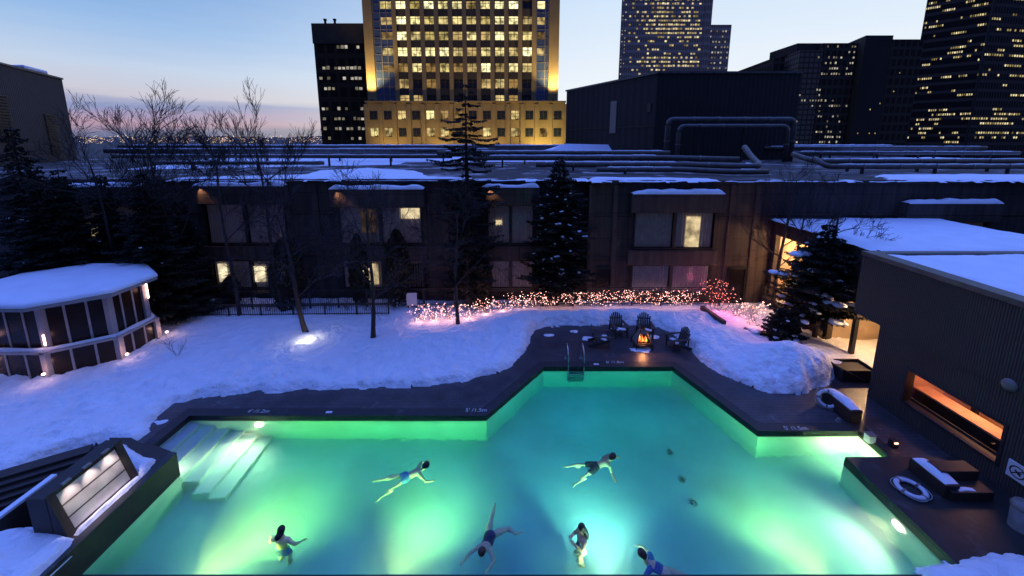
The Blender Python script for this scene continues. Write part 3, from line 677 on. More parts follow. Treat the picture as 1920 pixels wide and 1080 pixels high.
# membrane hump at the centre of the roof
hm = MB(); 
for (cx_, rx_, h_) in ((12.5, 9, 1.3),): 
    hm.add([(cx_ - rx_, 56, 8.0), (cx_ + rx_, 56, 8.0), (cx_ + rx_ * .6, 58, 8.0 + h_ + .55), (cx_ - rx_ * .5, 58, 8.0 + h_ + .75), (cx_ + rx_ * 1.2, 60.1, 8.0), (cx_ - rx_ * 1.2, 60.1, 8.0)], [(0, 1, 2, 3), (1, 4, 2), (3, 2, 4, 5), (0, 3, 5)])
hm.build('roof_hump', M_snowr, hotel)
# pipes over the roof
def pipe(pts, r, label, snow=True, flanges=True):
    pts = [Vector(p) for p in pts]
    # round the corners
    q = [pts[0]]
    for i in range(1, len(pts) - 1):
        a, b, c = pts[i - 1], pts[i], pts[i + 1]; d = min(.7, (a - b).length * .4, (c - b).length * .4)
        p0, p1 = b + (a - b).normalized() * d, b + (c - b).normalized() * d
        for k in range(6): s_ = k / 5; q.append(p0 * (1 - s_) ** 2 + b * 2 * s_ * (1 - s_) + p1 * s_ * s_)
    q.append(pts[-1])
    base = Vector((pts[0].x, pts[0].y, pts[0].z))
    t_ = thing('roof_pipe', label, 'pipe', base, 'lagged pipes over the hotel roof')
    MB().tube(q, r, 12).build('pipe_run', M_pipe, t_, smooth=True)
    if flanges:
        for i in range(len(pts) - 1):
            a, b = pts[i], pts[i + 1]; n = int((b - a).length / 3.2); d = (b - a).normalized()
            for k in range(1, n + 1):
                c = a + (b - a) * k / (n + 1); MB().tube([c - d * .05, c + d * .05], r * 1.14, 12).build('collar', M_grey, t_)
                if abs(d.z) < .1 and k % 2: MB().box((c.x - .08, c.y - .08, 8.0), (c.x + .08, c.y + .08, c.z - r * .9)).build('stand', M_iron, t_)
    if snow:
        for i in range(len(pts) - 1):
            a, b = pts[i], pts[i + 1]
            if abs(a.z - b.z) < .05 and abs(a.y - b.y) < .5 and b.x != a.x: snow_strip('snow', min(a.x, b.x) + .7, max(a.x, b.x) - .7, a.y - r * .55, a.y + r * .55, a.z + r * .80, r * .30, t_, i + a.y)
    return t_
pipe([(-48, 45, 9.35), (-2, 45, 9.35)], .28, 'long snowy pipe crossing the roof behind the bare treetops')
pipe([(-40, 38, 9.0), (-6, 38, 9.0)], .2, 'thinner pipe across the roof in front of the long snowy one')
pipe([(-30, 32, 8.7), (-16, 32, 8.7)], .16, 'short thin pipe on the roof left of the bright snow patch')
pipe([(-8, 41, 9.25), (17, 41, 9.25)], .25, 'snowy pipe in front of the yellow tower foot')
pipe([(-4, 36, 8.95), (14.5, 36, 8.95), (20, 33.2, 8.9)], .26, 'upper pipe of the bundle bending toward the roof edge')
pipe([(2, 31.5, 8.6), (14.5, 31.5, 8.6), (17.5, 29.4, 8.6), (19.5, 29.4, 8.6), (20, 31.5, 9.2), (20.2, 33, 10)], .24, 'bundle pipe that bends up at its right end')
pipe([(6.5, 28.7, 8.4), (13, 28.7, 8.4), (15.8, 27.2, 8.35), (18.6, 27.2, 8.35)], .2, 'lowest pipe of the bundle near the roof edge')
pipe([(18.6, 46, 8), (18.6, 46, 13.0), (33.6, 46, 13.0), (33.6, 46, 8)], .32, 'outer pipe arch standing before the ribbed plant house', False)
pipe([(19.6, 45.2, 8), (19.6, 45.2, 12.2), (32.4, 45.2, 12.2), (32.4, 45.2, 8)], .26, 'inner pipe arch standing before the ribbed plant house', False)
pipe([(33, 50, 9.6), (62, 50, 9.6)], .22, 'far pipe on the roof right of the plant house')
pipe([(31, 42, 9.2), (56, 42, 9.2)], .2, 'middle pipe on the roof right of the plant house')
pipe([(24.5, 33, 9.4), (24.8, 31, 8.9), (45, 31, 8.9)], .22, 'snowy pipe above the right-hand roof snow')
pipe([(24, 30, 9.2), (24.3, 29, 8.6), (44, 29, 8.6)], .2, 'lower snowy pipe just above the right-hand roof snow')

# plant house (dark ribbed box) and concrete stair house on the roof
ph = thing('plant_house', 'dark ribbed metal plant house standing on the hotel roof', 'building', (26, 60, 8))
c0 = D(1230, 200, 50); c1 = D(1494, 210, 50); c2 = D(1062, 215, 68)
MB().prism([(c0.x, 50), (c1.x, 50), (c1.x, 70), (c2.x, 68.3)], 8.05, 18.9).build('cladding', M_mechX, ph)
MB().prism([(c0.x - .15, 49.85), (c1.x + .15, 49.85), (c1.x + .15, 70.2), (c2.x - .2, 68.6)], 18.902, 19.15).build('coping_trim', M_pipe, ph)
dv = Vector((c2.x - c0.x, 18.3, 0)).normalized(); nv = Vector((-dv.y, dv.x, 0)); 
lv = Vector((c0.x, 50, 0)) + dv * 8.0 + nv * .06
MB().bar((lv.x, lv.y, 11.6), (lv.x, lv.y, 16.2), 1.3, .12, up=nv).build('pale_panel', M_grey, ph)
lv = Vector((c0.x, 50, 0)) + dv * 1.1 + nv * .06; MB().bar((lv.x, lv.y, 14.2), (lv.x, lv.y, 15.3), .6, .12, up=nv).build('louvre', M_iron, ph)
for zz in (12.4,): MB().bar((c0.x + nv.x * .05, 50 + nv.y * .05, zz), (c2.x + nv.x * .05, 68.3 + nv.y * .05, zz), .06, .12).build('joint', M_iron, ph)
sh = thing('stair_house', 'ribbed concrete roof house at the far left edge of the picture', 'building', (-62, 45, 8))
c3 = D(127, 205, 50)
MB().prism([(c3.x, 50), (c3.x + 7.5, 36), (-85, 36), (-85, 50)], 8.05, 18.15).build('concrete_wall', M_concR, sh)
MB().prism([(c3.x + .1, 50.1), (c3.x + 7.65, 35.85), (-85.1, 35.85), (-85.1, 50.1)], 18.155, 18.35).build('coping_trim', M_pipe, sh)
dv = Vector((7.5, -14, 0)).normalized(); nv = Vector((.88, .47, 0))
for s_, z0, z1, w_ in ((4.6, 9.0, 13.6, 2.2), (12.8, 10.5, 15.2, 2.4)):
    fr_ = Vector((c3.x, 50, 0)) + dv * s_ + nv * .08; pa = MB()
    k = z0
    while k < z1: pa.bar((fr_.x - dv.x * w_ / 2, fr_.y - dv.y * w_ / 2, k), (fr_.x + dv.x * w_ / 2, fr_.y + dv.y * w_ / 2, k), .12, .12); k += .3
    pa.build('louvre', M_iron, sh)
MB().prism([(c3.x + 1.2, 47.6), (c3.x + 3.3, 43.6), (c3.x + 1.2, 43.6), (c3.x - 1, 47.6)], 18.36, 18.8).build('snow_heap', M_snowr, sh, bevel=.15)

# ------------------------------------------------------------------ garden wing with the lit passage
M_beige = mat('beige_render', (.42, .32, .22), .9, .15, 1.5, .5, 10)
wing = thing('garden_wing', 'low link wing with a broad snowy flat roof and warm lit passage', 'building', (20, 19, 0))
def wbx(name, a, b, m, parent=None): return MB().box(a, b).build(name, m, parent or wing)
X0 = 16.8
wbx('roof', (X0 - .15, 15.6, 5.45), (27, 23.15, 5.68), M_wall2)
wbx('fascia', (X0 - .02, 15.7, 4.7), (X0 + .3, 23.1, 5.45), M_wall)
wbx('wall', (X0, 18.25, 0), (X0 + .3, 20.3, 4.7), M_wall); wbx('wall', (X0, 15.7, 2.75), (X0 + .3, 18.25, 4.7), M_wall)
wbx('wall', (X0, 22.95, 0), (X0 + .3, 23.2, 4.7), M_wall)
wbx('end_wall', (X0 + .3, 23.0, .12), (20.2, 23.19, 5.4), M_beige); wbx('back_wall', (20.2, 13.9, 0), (20.5, 23.2, 5.4), M_beige); wbx('floor', (X0 + .3, 13.9, -.02), (20.2, 23.2, .12), M_beige)
wbx('cross_wall', (X0 + .3, 18.3, .12), (20.2, 18.55, 5.4), M_beige); wbx('column', (X0 + .02, 16.75, .12), (X0 + .2, 16.93, 2.75), M_iron)
wbx('ceiling', (X0 + .3, 15.7, 4.9), (20.2, 23.2, 5.0), M_beige)
for x_, y_, z_, e_ in ((18.2, 21.6, 4.6, 620), (17.6, 16.3, 2.9, 420), (18.2, 20.0, 3.6, 220)):
    MB().lathe((x_, y_, z_), [(0, .12), (.14, .1), (.16, 0), (0, 0)], 14).build('ceiling_lamp', M_warm if 'M_warm' in globals() else emis('lamp_warm', (1, .62, .3), 6), wing)
    light('passage_light', 'POINT', (x_, y_, z_ - .25), e_, (1, .58, .28), wing, .15)
snow_sheet('snow_drift', [(X0 + .1, 18.3), (X0 + .1, 23.1), (20.1, 23.1), (20.1, 18.6)], .15, lambda x, y: .25 + .35 * (x - 16.8) / 3.4 + .12 * fbm(x, y, 1.2, 3, 4), ramp=.1, base=.1)
snow_sheet('snow_drift', [(X0 - .2, 13.95), (X0 - .2, 18.2), (20.1, 18.2), (20.1, 13.95)], .15, lambda x, y: .16 + .10 * (x - 16.8) / 3.4 + .05 * fbm(x, y, 1.2, 3, 4), ramp=.1, base=.1)
roof_snow('roof_snow', [(X0 - .12, 15.62), (26.95, 15.62), (26.95, 23.1), (X0 - .12, 23.1)], 5.70, .10, parent=wing)
# small railing by the passage
def railing(name, label, cat, p0, p1, h, z=0.0, group=None, step=.13, post=1.9, top=.04, m=None, z1=None):
    p0 = Vector((p0[0], p0[1], z)); p1 = Vector((p1[0], p1[1], z if z1 is None else z1)); Ln = (p1 - p0).length
    t_ = thing(name, label, cat, p0, group); m = m or M_iron
    up = Vector((0, 0, 1)); a = MB()
    for hh in (h * .12, h * .9): a.bar(p0 + up * hh, p1 + up * hh, .03, .045)
    k = int(Ln / step)
    for i in range(1, k): c = p0 + (p1 - p0) * i / k; a.bar(c + up * (h * .02), c + up * h * .9, .018, .018, up=(1, 0, 0))
    a.build('pickets', m, t_)
    n = max(1, round(Ln / post))
    for i in range(n + 1): c = p0 + (p1 - p0) * i / n; MB().bar(c - up * .2, c + up * (h * 1.04), .07, .07, up=(1, 0, 0)).build('post', m, t_)
    MB().bar(p0 + up * h, p1 + up * h, .06, .045).build('top_rail', m, t_)
    return t_
railing('railing', 'small dark railing on the low wall in front of the lit passage', 'railing', (16.6, 20.3), (16.6, 23.1), .8, .55)
rw = MB().box((16.45, 18.4, -.1), (16.72, 23.1, .55)).build('low_wall', M_wall2); tag(rw, 'low dark wall between the pink-lit snow and the passage', 'wall')

# ------------------------------------------------------------------ pool house on the right
house = thing('pool_house', 'dark ribbed pool house with overhanging upper storey and orange lit window', 'building', (22, 10, 0))
def hb2(name, a, b, m, parent=None, bevel=0): return MB().box(a, b).build(name, m, parent or house, bevel=bevel)
wy0, wy1, wz0, wz1 = 9.5, 12.55, .70, 2.14
hb2('wall', (15, 3, -.1), (15.35, wy0, 3.2), M_ribY); hb2('wall', (15, wy1, -.1), (15.35, 13.8, 3.2), M_ribY)
hb2('wall', (15, wy0, -.1), (15.35, wy1, wz0), M_ribY); hb2('wall', (15, wy0, wz1), (15.35, wy1, 3.2), M_ribY)
hb2('rear_wall', (15.35, 13.5, -.1), (32, 13.79, 3.2), M_ribX)
hb2('upper_storey', (14.97, 3, 3.205), (32, 15.0, 5.80), M_ribY)
rm = hb2('roof_edge', (14.93, 3, 5.80), (15.5, 15.04, 5.98), M_pipe); hb2('roof_edge', (15.5, 14.7, 5.80), (32, 15.04, 5.96), M_pipe)
hb2('gutter', (15.5, 3, 5.802), (15.75, 14.7, 5.83), M_iron)
roof_snow('roof_snow', [(15.7, 3), (32, 3), (32, 14.75), (15.45, 14.75), (15.45, 14.0), (15.62, 12.0)], 5.86, .12, parent=house, res=.18)
MB().prism([(18.0, 11.4), (19.6, 11.1), (22, 11.3), (22, 11.9), (19, 12.0)], 5.98, 6.045).build('bare_roof_patch', M_roofd, house, bevel=.02)
M_room = mat('orange_room_wall', (.75, .40, .26), .8, .12, 2)
wf = MB()
for a, b in (((14.98, wy0, wz0), (15.30, wy0 + .09, wz1)), ((14.98, wy1 - .09, wz0), (15.30, wy1, wz1)), ((14.98, wy0 + .09, wz0), (15.30, wy1 - .09, wz0 + .09)), ((14.98, wy0 + .09, wz1 - .09), (15.30, wy1 - .09, wz1))): wf.box(a, b)
f = wf.build('window', M_iron, house); f['label'] = 'wide orange lit window'
MB().add([(15.12, wy0 + .08, wz0 + .08), (15.12, wy1 - .08, wz0 + .08), (15.12, wy1 - .08, wz1 - .08), (15.12, wy0 + .08, wz1 - .08)], [(0, 1, 2, 3)]).build('pane', M_pane, f)
MB().box((15.75, wy0 - .2, 1.06), (16.35, wy1 + .3, 1.12)).build('counter_top', M_room, f)
MB().box((15.85, wy0 - .2, .3), (16.3, wy1 + .3, 1.055)).build('counter', M_dark, f)
MB().box((15.36, wy0 - .5, -.08), (18, wy1 + .5, .30)).build('room_floor', M_wood, house)
MB().box((17.2, wy0 - .5, .3), (17.4, wy1 + .5, 2.9)).build('room_wall', M_room, house)
MB().box((15.36, wy1 + .45, .3), (17.2, wy1 + .6, 2.9)).build('room_wall', M_room, house)
MB().box((15.36, wy0 - .5, 2.75), (17.2, wy1 + .5, 2.9)).build('room_ceiling', M_room, house)
MB().box((16.6, 11.5, .3), (16.75, 11.65, 2.75)).build('room_post', M_iron, house)
MB().box((15.36, wy0 - .45, .3), (15.40, wy1 + .4, .86)).build('inner_sill', M_wood, house)
light('room_light', 'AREA', (16.4, 11.1, 2.65), 85, (1, .50, .26), house, 1.2, (16.6, 11.1, 0))
q = XP(1895, 722, 15.0)
wl = thing('wall_lamp', 'unlit round bulkhead lamp on the dark wall above the orange window', 'lamp', q)
MB().sphere((q.x - .02, q.y, q.z), (.13, .20, .20), 16, 8).build('globe', M_grey, wl, smooth=True); MB().box((q.x - .03, q.y - .22, q.z - .05), (q.x, q.y + .22, q.z + .05)).build('bracket', M_iron, wl)
# stone platform along the house, low walls with snow
pf = MB().box((11.21, 3, -.02), (14.99, 10.5, .13)).build('stone_platform', M_cope, bevel=.01); struct(pf)
for (u0, v0, u1, v1, lab) in ((1556, 728, 1604, 768, 'low stone wall with a snow ridge beside the upright ring'), (1716, 858, 1790, 907, 'low stone wall with a snow ridge beside the flat ring')):
    a, b = P(u0, v0, .58), P(u1, v1, .58); xx = (a.x + b.x) / 2
    w_ = thing('low_wall', lab, 'low wall', (xx, a.y, 0), 'low stone walls beside the pool house')
    MB().box((xx - .22, b.y - .05, -.02), (xx + .22, a.y + .05, .55)).build('stone_block', M_dark, w_, bevel=.02)
    snow_strip('snow', b.y, a.y, xx - .20, xx + .20, .55, .13, w_, xx, 'y')
# dark cabinet with steps
q = P(1815, 940, .13)
cb = thing('step_bench', 'dark stepped bench between the snowy low wall and the bin', 'bench', (q.x, q.y, .13))
MB().box((q.x - .5, q.y, .13), (q.x + .75, q.y + .42, .42)).build('lower_step', M_dark, cb, bevel=.015)
MB().box((q.x - .42, q.y + .43, .13), (q.x + .75, q.y + .85, .72)).build('upper_step', M_dark, cb, bevel=.015)
snow_strip('snow', q.x - .25, q.x + .25, q.y + .05, q.y + .18, .42, .03, cb, 2)
# planter with a leaning pole at the snow mound
q = P(1578, 716)
pl = thing('planter', 'black planter trough at the foot of the snow mound', 'planter', (q.x + .7, q.y, 0))
ox, oy = q.x, q.y; tb = MB()
for a, b in (((ox, oy, 0), (ox + 1.5, oy + .06, .55)), ((ox, oy + .9, 0), (ox + 1.5, oy + .96, .55)), ((ox, oy + .06, 0), (ox + .06, oy + .9, .55)), ((ox + 1.44, oy + .06, 0), (ox + 1.5, oy + .9, .55))): tb.box(a, b)
tb.build('trough', M_iron, pl, bevel=.01); MB().box((ox + .06, oy + .06, .05), (ox + 1.44, oy + .9, .42)).build('soil', M_dark, pl)
po = MB().tube([P(1569, 686, .75), P(1625, 716, .12)], .025, 8).build('pole', M_wood); tag(po, 'thin wooden pole leaning across the black planter trough', 'pole')
q = P(1632, 822, .13)
bx_ = thing('skimmer_box', 'small pale box on the pool edge below the low wall', 'box', q)
MB().box((q.x - .14, q.y - .1, -.01), (q.x + .12, q.y + .12, .28)).build('body', M_white, bx_, bevel=.02); MB().box((q.x - .15, q.y - .11, .28), (q.x + .13, q.y + .13, .31)).build('lid', M_grey, bx_)
q = P(1677, 823, .3)
gl_ = thing('ground_lamp', 'small glowing orange marker lamp on the dark ledge by the pool house', 'lamp', (q.x, q.y, -.02))
MB().box((q.x - .1, q.y - .08, -.02), (q.x + .1, q.y + .1, .26)).build('housing', M_iron, gl_); MB().box((q.x - .06, q.y - .10, .17), (q.x + .06, q.y - .081, .22)).build('lens', emis('marker_glow', (1, .5, .3), 5), gl_)
q = P(1560, 788); tag(MB().lathe((q.x + .25, q.y, -.02), [(0, .1), (.06, .1), (.08, .02), (.1, 0)], 12).build('deck_spigot', M_grey), 'small pale round spigot on the deck beside the pool corner', 'spigot')
q = P(1912, 990, .13)
bn = thing('litter_bin', 'grey steel litter bin at the foot of the pool house wall', 'bin', q)
MB().lathe(q, [(0, 0), (.22, 0), (.24, .62), (.22, .62), (.2, .05), (0, .05)], 24).build('body', M_brush, bn, smooth=False)
MB().lathe(q, [(.26, .62), (.27, .68), (.22, .78), (0, .82)], 24).build('lid', M_grey, bn, smooth=True)
# no diving sign
q = XP(1908, 884, 15.0); sg = thing('warning_sign', 'white square sign with a round no diving symbol on the dark wall', 'sign', (14.96, q.y, q.z))
MB().box((14.94, q.y - .28, q.z - .26), (14.985, q.y + .2, q.z + .26)).build('board', M_white, sg)
def ringx(name, cy, cz, r0, r1, m, parent, x=14.935):
    mb = MB(); k = 28; vs = []
    for rr in (r0, r1):
        for i in range(k): a = 2 * pi * i / k; vs.append((x, cy + rr * cos(a), cz + rr * sin(a)))
    mb.add(vs, [(i, (i + 1) % k, (i + 1) % k + k, i + k) for i in range(k)]); return mb.build(name, m, parent)
ringx('ring_symbol', q.y - .04, q.z, .15, .185, M_iron, sg)
MB().bar((14.934, q.y - .17, q.z + .12), (14.934, q.y + .09, q.z - .12), .004, .03, up=(0, .6, .6)).build('slash_symbol', M_iron, sg)
MB().bar((14.936, q.y - .12, q.z - .06), (14.936, q.y + .02, q.z + .04), .004, .05, up=(0, .6, .6)).bar((14.936, q.y - .14, q.z + .02), (14.936, q.y - .04, q.z - .02), .004, .03, up=(0, .6, .6)).build('diver_symbol', M_iron, sg)

# lifebuoys
M_buoy = mat('ring_vinyl', (.62, .60, .66), .5, .05, 6)
def lifebuoy(label, c, rot, R0=.36, r0=.075):
    t_ = bpy.data.objects.new('life_ring', None); COL.objects.link(t_); tag(t_, label, 'life ring', 'white life rings beside the pool'); 
    vs = []; fs = []; n, k = 32, 10; tm = MB()
    for i in range(n):
        for j in range(k):
            a, b = 2 * pi * i / n, 2 * pi * j / k; vs.append(((R0 + r0 * cos(b)) * cos(a), (R0 + r0 * cos(b)) * sin(a), r0 * .8 * sin(b)))
    tm.add(vs, [(i * k + j, ((i + 1) % n) * k + j, ((i + 1) % n) * k + (j + 1) % k, i * k + (j + 1) % k) for i in range(n) for j in range(k)]).build('ring', M_buoy, t_, smooth=True)
    rp = []
    for i in range(33):
        a = 2 * pi * i / 32; d = R0 + r0 + .01 + .05 * abs(sin(2 * a)); rp.append((d * cos(a), d * sin(a), 0))
    MB().tube(rp, .010, 6, False).build('grab_rope', M_rope, t_, smooth=True)
    for i in range(4):
        a = pi / 2 * i; MB().bar(((R0 - r0 - .004) * cos(a), (R0 - r0 - .004) * sin(a), 0), ((R0 + r0 + .006) * cos(a), (R0 + r0 + .006) * sin(a), 0), .06, r0 * 1.66).build('band', M_grey, t_)
    t_.location = c; t_.rotation_euler = rot; return t_
q = P(1549, 763); lifebuoy('white life ring propped upright against the end of the snowy low wall', (q.x, q.y, .36), (radians(70), 0, radians(-36)), .29, .065)
q = P(1708, 916, .2); lifebuoy('white life ring lying flat on the dark platform', (q.x, q.y, .2), (0, 0, .3), .32, .07)

# ------------------------------------------------------------------ glazed pavilion
pav = thing('glazed_pavilion', 'octagonal glazed pavilion with a thick snow cap on its roof', 'pavilion', (-21.7, 17.3, 0))
C_ = Vector((-21.95, 17.1, 0)); RX, RY = 3.2, 2.3
def oct_(rx, ry, z): return [Vector((C_.x + rx * cos(radians(-112.5 + 45 * i)) / cos(radians(22.5)), C_.y + ry * sin(radians(-112.5 + 45 * i)) / cos(radians(22.5)), z)) for i in range(8)]
lo0, lo1 = oct_(RX, RY, .1), oct_(RX, RY, 1.42); up0, up1 = oct_(RX - .28, RY - .25, 1.42), oct_(RX - .28, RY - .25, 3.5)
for k in range(8):
    j = (k + 1) % 8
    for (A, B, A1, B1_, nm) in ((lo0[k], lo0[j], lo1[k], lo1[j], 'lower_wall_panel'), (up0[k], up0[j], up1[k], up1[j], 'glass_wall_panel')):
        gp_ = MB().quad(A, B, B1_, A1).build(nm, M_glassd, pav)
        fm = MB()
        for s_ in (1 / 3, 2 / 3): fm.bar(A.lerp(B, s_), A1.lerp(B1_, s_), .06, .08, up=(B - A).normalized())
        fm.bar(A, B, .08, .08); fm.bar(A1, B1_, .08, .08)
        fm.build('mullion', M_pav, gp_)
    MB().bar(lo0[k], lo1[k], .24, .24, up=(1, 0, 0)).build('corner_post', M_pav, pav); MB().bar(up0[k], up1[k], .24, .24, up=(1, 0, 0)).build('corner_post', M_pav, pav)
    lf = [lo1[k], lo1[j], up0[j], up0[k]]
    ob = oct_(RX + .12, RY + .12, 1.44)
    m_ = MB(); m_.add([ob[k], ob[j], up0[j] + Vector((0, 0, .02)), up0[k] + Vector((0, 0, .02)), ob[k] - Vector((0, 0, .1)), ob[j] - Vector((0, 0, .1))], [(0, 1, 2, 3), (4, 5, 1, 0)]); m_.build('ledge', M_pav, pav)
    a, b = (ob[k] + up0[k]) / 2 + Vector((0, 0, .02)), (ob[j] + up0[j]) / 2 + Vector((0, 0, .02))
    m_ = MB(); nn = 8; pts = []
    for i in range(nn + 1):
        p_ = a.lerp(b, i / nn); pts.append(p_ + Vector((0, 0, .0)))
    m_.tube(pts, [.12 + .04 * fbm(p_.x, p_.y, 2, 2, 3) for p_ in pts], 8); o = m_.build('ledge_snow', M_snowr, pav, smooth=True)
MB().prism([(p.x, p.y) for p in oct_(RX + .32, RY + .45, 0)], 3.502, 3.70).build('roof', M_pav, pav)
# domed snow cap
mb = MB(); rings = []; 
for ri, (f_, h_) in enumerate(((1.0, 0), (.995, .13), (.95, .22), (.8, .30), (.5, .37), (.2, .40))):
    o8 = oct_((RX + .36) * f_, (RY + .48) * f_, 0); ring = []
    for i in range(8):
        for s_ in range(6): p = o8[i].lerp(o8[(i + 1) % 8], s_ / 6); 
        for s_ in range(6):
            p = o8[i].lerp(o8[(i + 1) % 8], s_ / 6); ring.append((p.x, p.y, 3.68 + h_ * .85 + .04 * fbm(p.x, p.y, .7, 3, 4)))
    rings.append(ring)
n = len(rings[0]); vs = sum(rings, []); fs = [(a * n + i, a * n + (i + 1) % n, (a + 1) * n + (i + 1) % n, (a + 1) * n + i) for a in range(len(rings) - 1) for i in range(n)]; fs.append(tuple((len(rings) - 1) * n + i for i in range(n)))
mb.add(vs, fs).build('snow_cap', M_snowr, pav, smooth=True)
M_pink = emis('tube_glow', (1, .60, .52), 7)
for k, sgn in ((0, 1), (1, 1), (3, 1), (2, 0)):
    # small strip lamps at posts and at the foot
    A, A1 = up0[k], up1[k]; cdir = (A - C_); cdir.z = 0; cdir.normalize()
    if sgn:
        a = A.lerp(A1, .12) + cdir * .17; b = A.lerp(A1, .36) + cdir * .17
        if k == 3: a = A.lerp(A1, .55) + cdir * .2; b = A.lerp(A1, .95) + cdir * .2
        MB().bar(a, b, .05, .05, up=(1, 0, 0)).build('strip_lamp', M_pink, pav)
        light('strip_light', 'POINT', (a + b) / 2 + cdir * .30, 3, (1, .5, .45), pav, .12)
    f_ = lo0[k] + cdir * .42 + Vector((0, 0, .48))
    MB().sphere(f_, (.07, .07, .05), 8, 5).build('foot_lamp', M_pink, pav); light('foot_light', 'POINT', f_ + Vector((0, 0, .18)) + cdir * .05, 5, (1, .55, .45), pav, .05)

# ------------------------------------------------------------------ fences
railing('fence', 'black picket fence along the snow left of the middle tree', 'fence', (-24.5, 20.55), (-7.45, 20.95), .72, .25)
railing('fence', 'taller black fence close to the hotel windows behind the shrubs', 'fence', (-18.2, 22.0), (-5.7, 22.5), 1.15, .1)
railing('fence', 'black fence behind the fairy-lit shrubs', 'fence', (-5.6, 22.4), (13.4, 22.6), 1.2, .1)
q = P(772, 575, .6)
bd = thing('notice_board', 'small white blank board on the fence beside the first lit shrubs', 'board', (-6.05, 22.3, .3))
c_ = D(772, 561, 22.28); MB().box((c_.x - .33, 22.26, c_.z - .42), (c_.x + .33, 22.30, c_.z + .42)).build('panel', M_white, bd)
for s_ in (-.25, .25): MB().box((c_.x + s_ - .03, 22.31, 0), (c_.x + s_ + .03, 22.36, c_.z + .3)).build('post', M_iron, bd)
tag(MB().bar(P(1316, 577, .45), P(1358, 606, .55), .22, .26).build('timber_log', M_wood), 'dark rough timber lying in the pink lit snow', 'log')
# ------------------------------------------------------------------ towers beyond
M_wbright = lit_window('office_glow_bright', (1, .76, .24), (1, .92, .52), .45, 1.9, .9, sub=.18)
M_wwarm = lit_window('office_glow_warm', (1, .58, .18), (1, .80, .34), .25, .9, .6, sub=.15)
M_wdark = mat('office_dark_glass', (.02, .025, .035), .25, .3, .5)
M_stone = mat('yellow_stone', (.30, .205, .085), .85, .15, .3)
M_stoned = mat('brown_stone', (.07, .05, .028), .85, .2, .3)
M_mull = mat('window_mullion', (.05, .04, .03), .6)
tw = thing('office_tower', 'tall yellow stone office tower with many lit square windows', 'tower', (-11.5, 110, -62), )
YT = 100.0
X_L, X_R = D(684, 95, YT).x, D(1048, 95, YT).x
zt = lambda v: D(960, v, YT).z
zp = zt(193)
def tb(name, a, b, m, parent=tw): return MB().box(a, b).build(name, m, parent)
tb('core_wall', (X_L + .1, YT + .9, -62), (X_R - .1, YT + 34, 60), M_stoned)
wcols = [754, 780, 806, 833, 859, 885, 911.5, 938, 964, 990]
cx = [D(u, 100, YT).x for u in wcols]; hw = 1.27; hh = 1.36
rows = [-22, 8, 36, 66, 96, 126, 156, 187]
pitch = cx[1] - cx[0]
for i in range(11):
    x = cx[0] - pitch / 2 + pitch * i
    tb('pier', (x - .52, YT + .25, zp), (x + .52, YT + .91, 60), M_stone)
for r in range(len(rows) - 1):
    z = zt((rows[r] + rows[r + 1]) / 2)
    tb('spandrel', (cx[0] - pitch / 2, YT + .52, z - .85), (cx[-1] + pitch / 2, YT + .905, z + .85), M_stoned)
# corner pilasters and blue glass bays
xa, xb = D(701, 95, YT).x, D(1029, 95, YT).x
tb('corner_pilaster', (X_L, YT, zp), (xa, YT + 1.2, 60), M_stone); tb('corner_pilaster', (xb, YT, zp), (X_R, YT + 1.2, 60), M_stone)
M_blue = mat('blue_glass', (.05, .08, .16), .12, .3, .4, spec=.9)
for (u0, u1, n_) in ((702, 738, 3), (1006, 1028, 2)):
    x0, x1 = D(u0, 95, YT).x, D(u1, 95, YT).x
    gb_ = tb('glass_bay', (x0, YT + .45, zp), (x1, YT + .95, 60), M_blue); fm = MB(); fw = (x1 - x0)
    xs_ = [x0, x0 + fw * .36, x0 + fw * .68, x1] if n_ == 3 else [x0, x0 + fw * .72, x1]
    for x in xs_: fm.box((x - .10, YT + .33, zp), (x + .10, YT + .44, 60))
    z = zp + .1
    while z < 50: fm.box((x0, YT + .36, z - .07), (x1, YT + .43, z + .07)); z += 1.95
    fm.build('mullion', M_grey, gb_)
    for k in range(5 if n_ == 3 else 4):
        z = zt([8, 38, 66, 96, 128][k]); m_ = MB().box((xs_[1] + .2, YT + .40, z - .9), ((xs_[3] if n_ == 3 else xs_[1] + 1.4) - .2, YT + .445, z + .8)) if n_ == 3 else MB().box((xs_[0] + .15, YT + .40, z - .9), (xs_[1] - .15, YT + .445, z + .8))
        m_.build('lit_pane', M_wwarm if k else M_wbright, gb_)
# podium
px0, px1 = D(690, 232, YT).x, D(1058, 232, YT).x
tb('podium_wall', (px0, YT - .6, -62), (px1, YT + .88, zp), M_stone); tb('podium_ledge', (px0 - .2, YT - .9, zp), (px1 + .2, YT + .24, zp + .45), M_stone)
for i in range(15):
    x = px0 + (px1 - px0) * i / 14; tb('pier', (x - .45, YT - .95, zt(285)), (x + .45, YT - .61, zp - .3), M_stone)
def office(name, w, h, m):
    mb = MB().quad((-w, 0, -h), (w, 0, -h), (w, 0, h), (-w, 0, h)); n4 = len(mb.f)
    mb.box((-w * .05, -.10, -h), (w * .05, -.02, h)).box((-w, -.09, h * .25), (w, -.03, h * .33)).box((-w - .05, -.14, -h - .1), (w + .05, -.01, -h))
    # things standing on the sill
    rr = random.Random(len(name) + int(w * 99))
    for k in range(4):
        x = rr.uniform(-w * .85, w * .6); mb.box((x, -.07, -h), (x + rr.uniform(.15, .5), -.04, -h + rr.uniform(.1, .5)))
    me = bpy.data.meshes.new(name); me.from_pydata(mb.v, [], mb.f); me.materials.append(m); me.materials.append(M_mull)
    for i, p in enumerate(me.polygons): p.material_index = 0 if i < n4 else 1
    return me
OF = {k: office('window', hw, hh, m) for k, m in (('b', M_wbright), ('w', M_wwarm), ('d', M_wdark))}
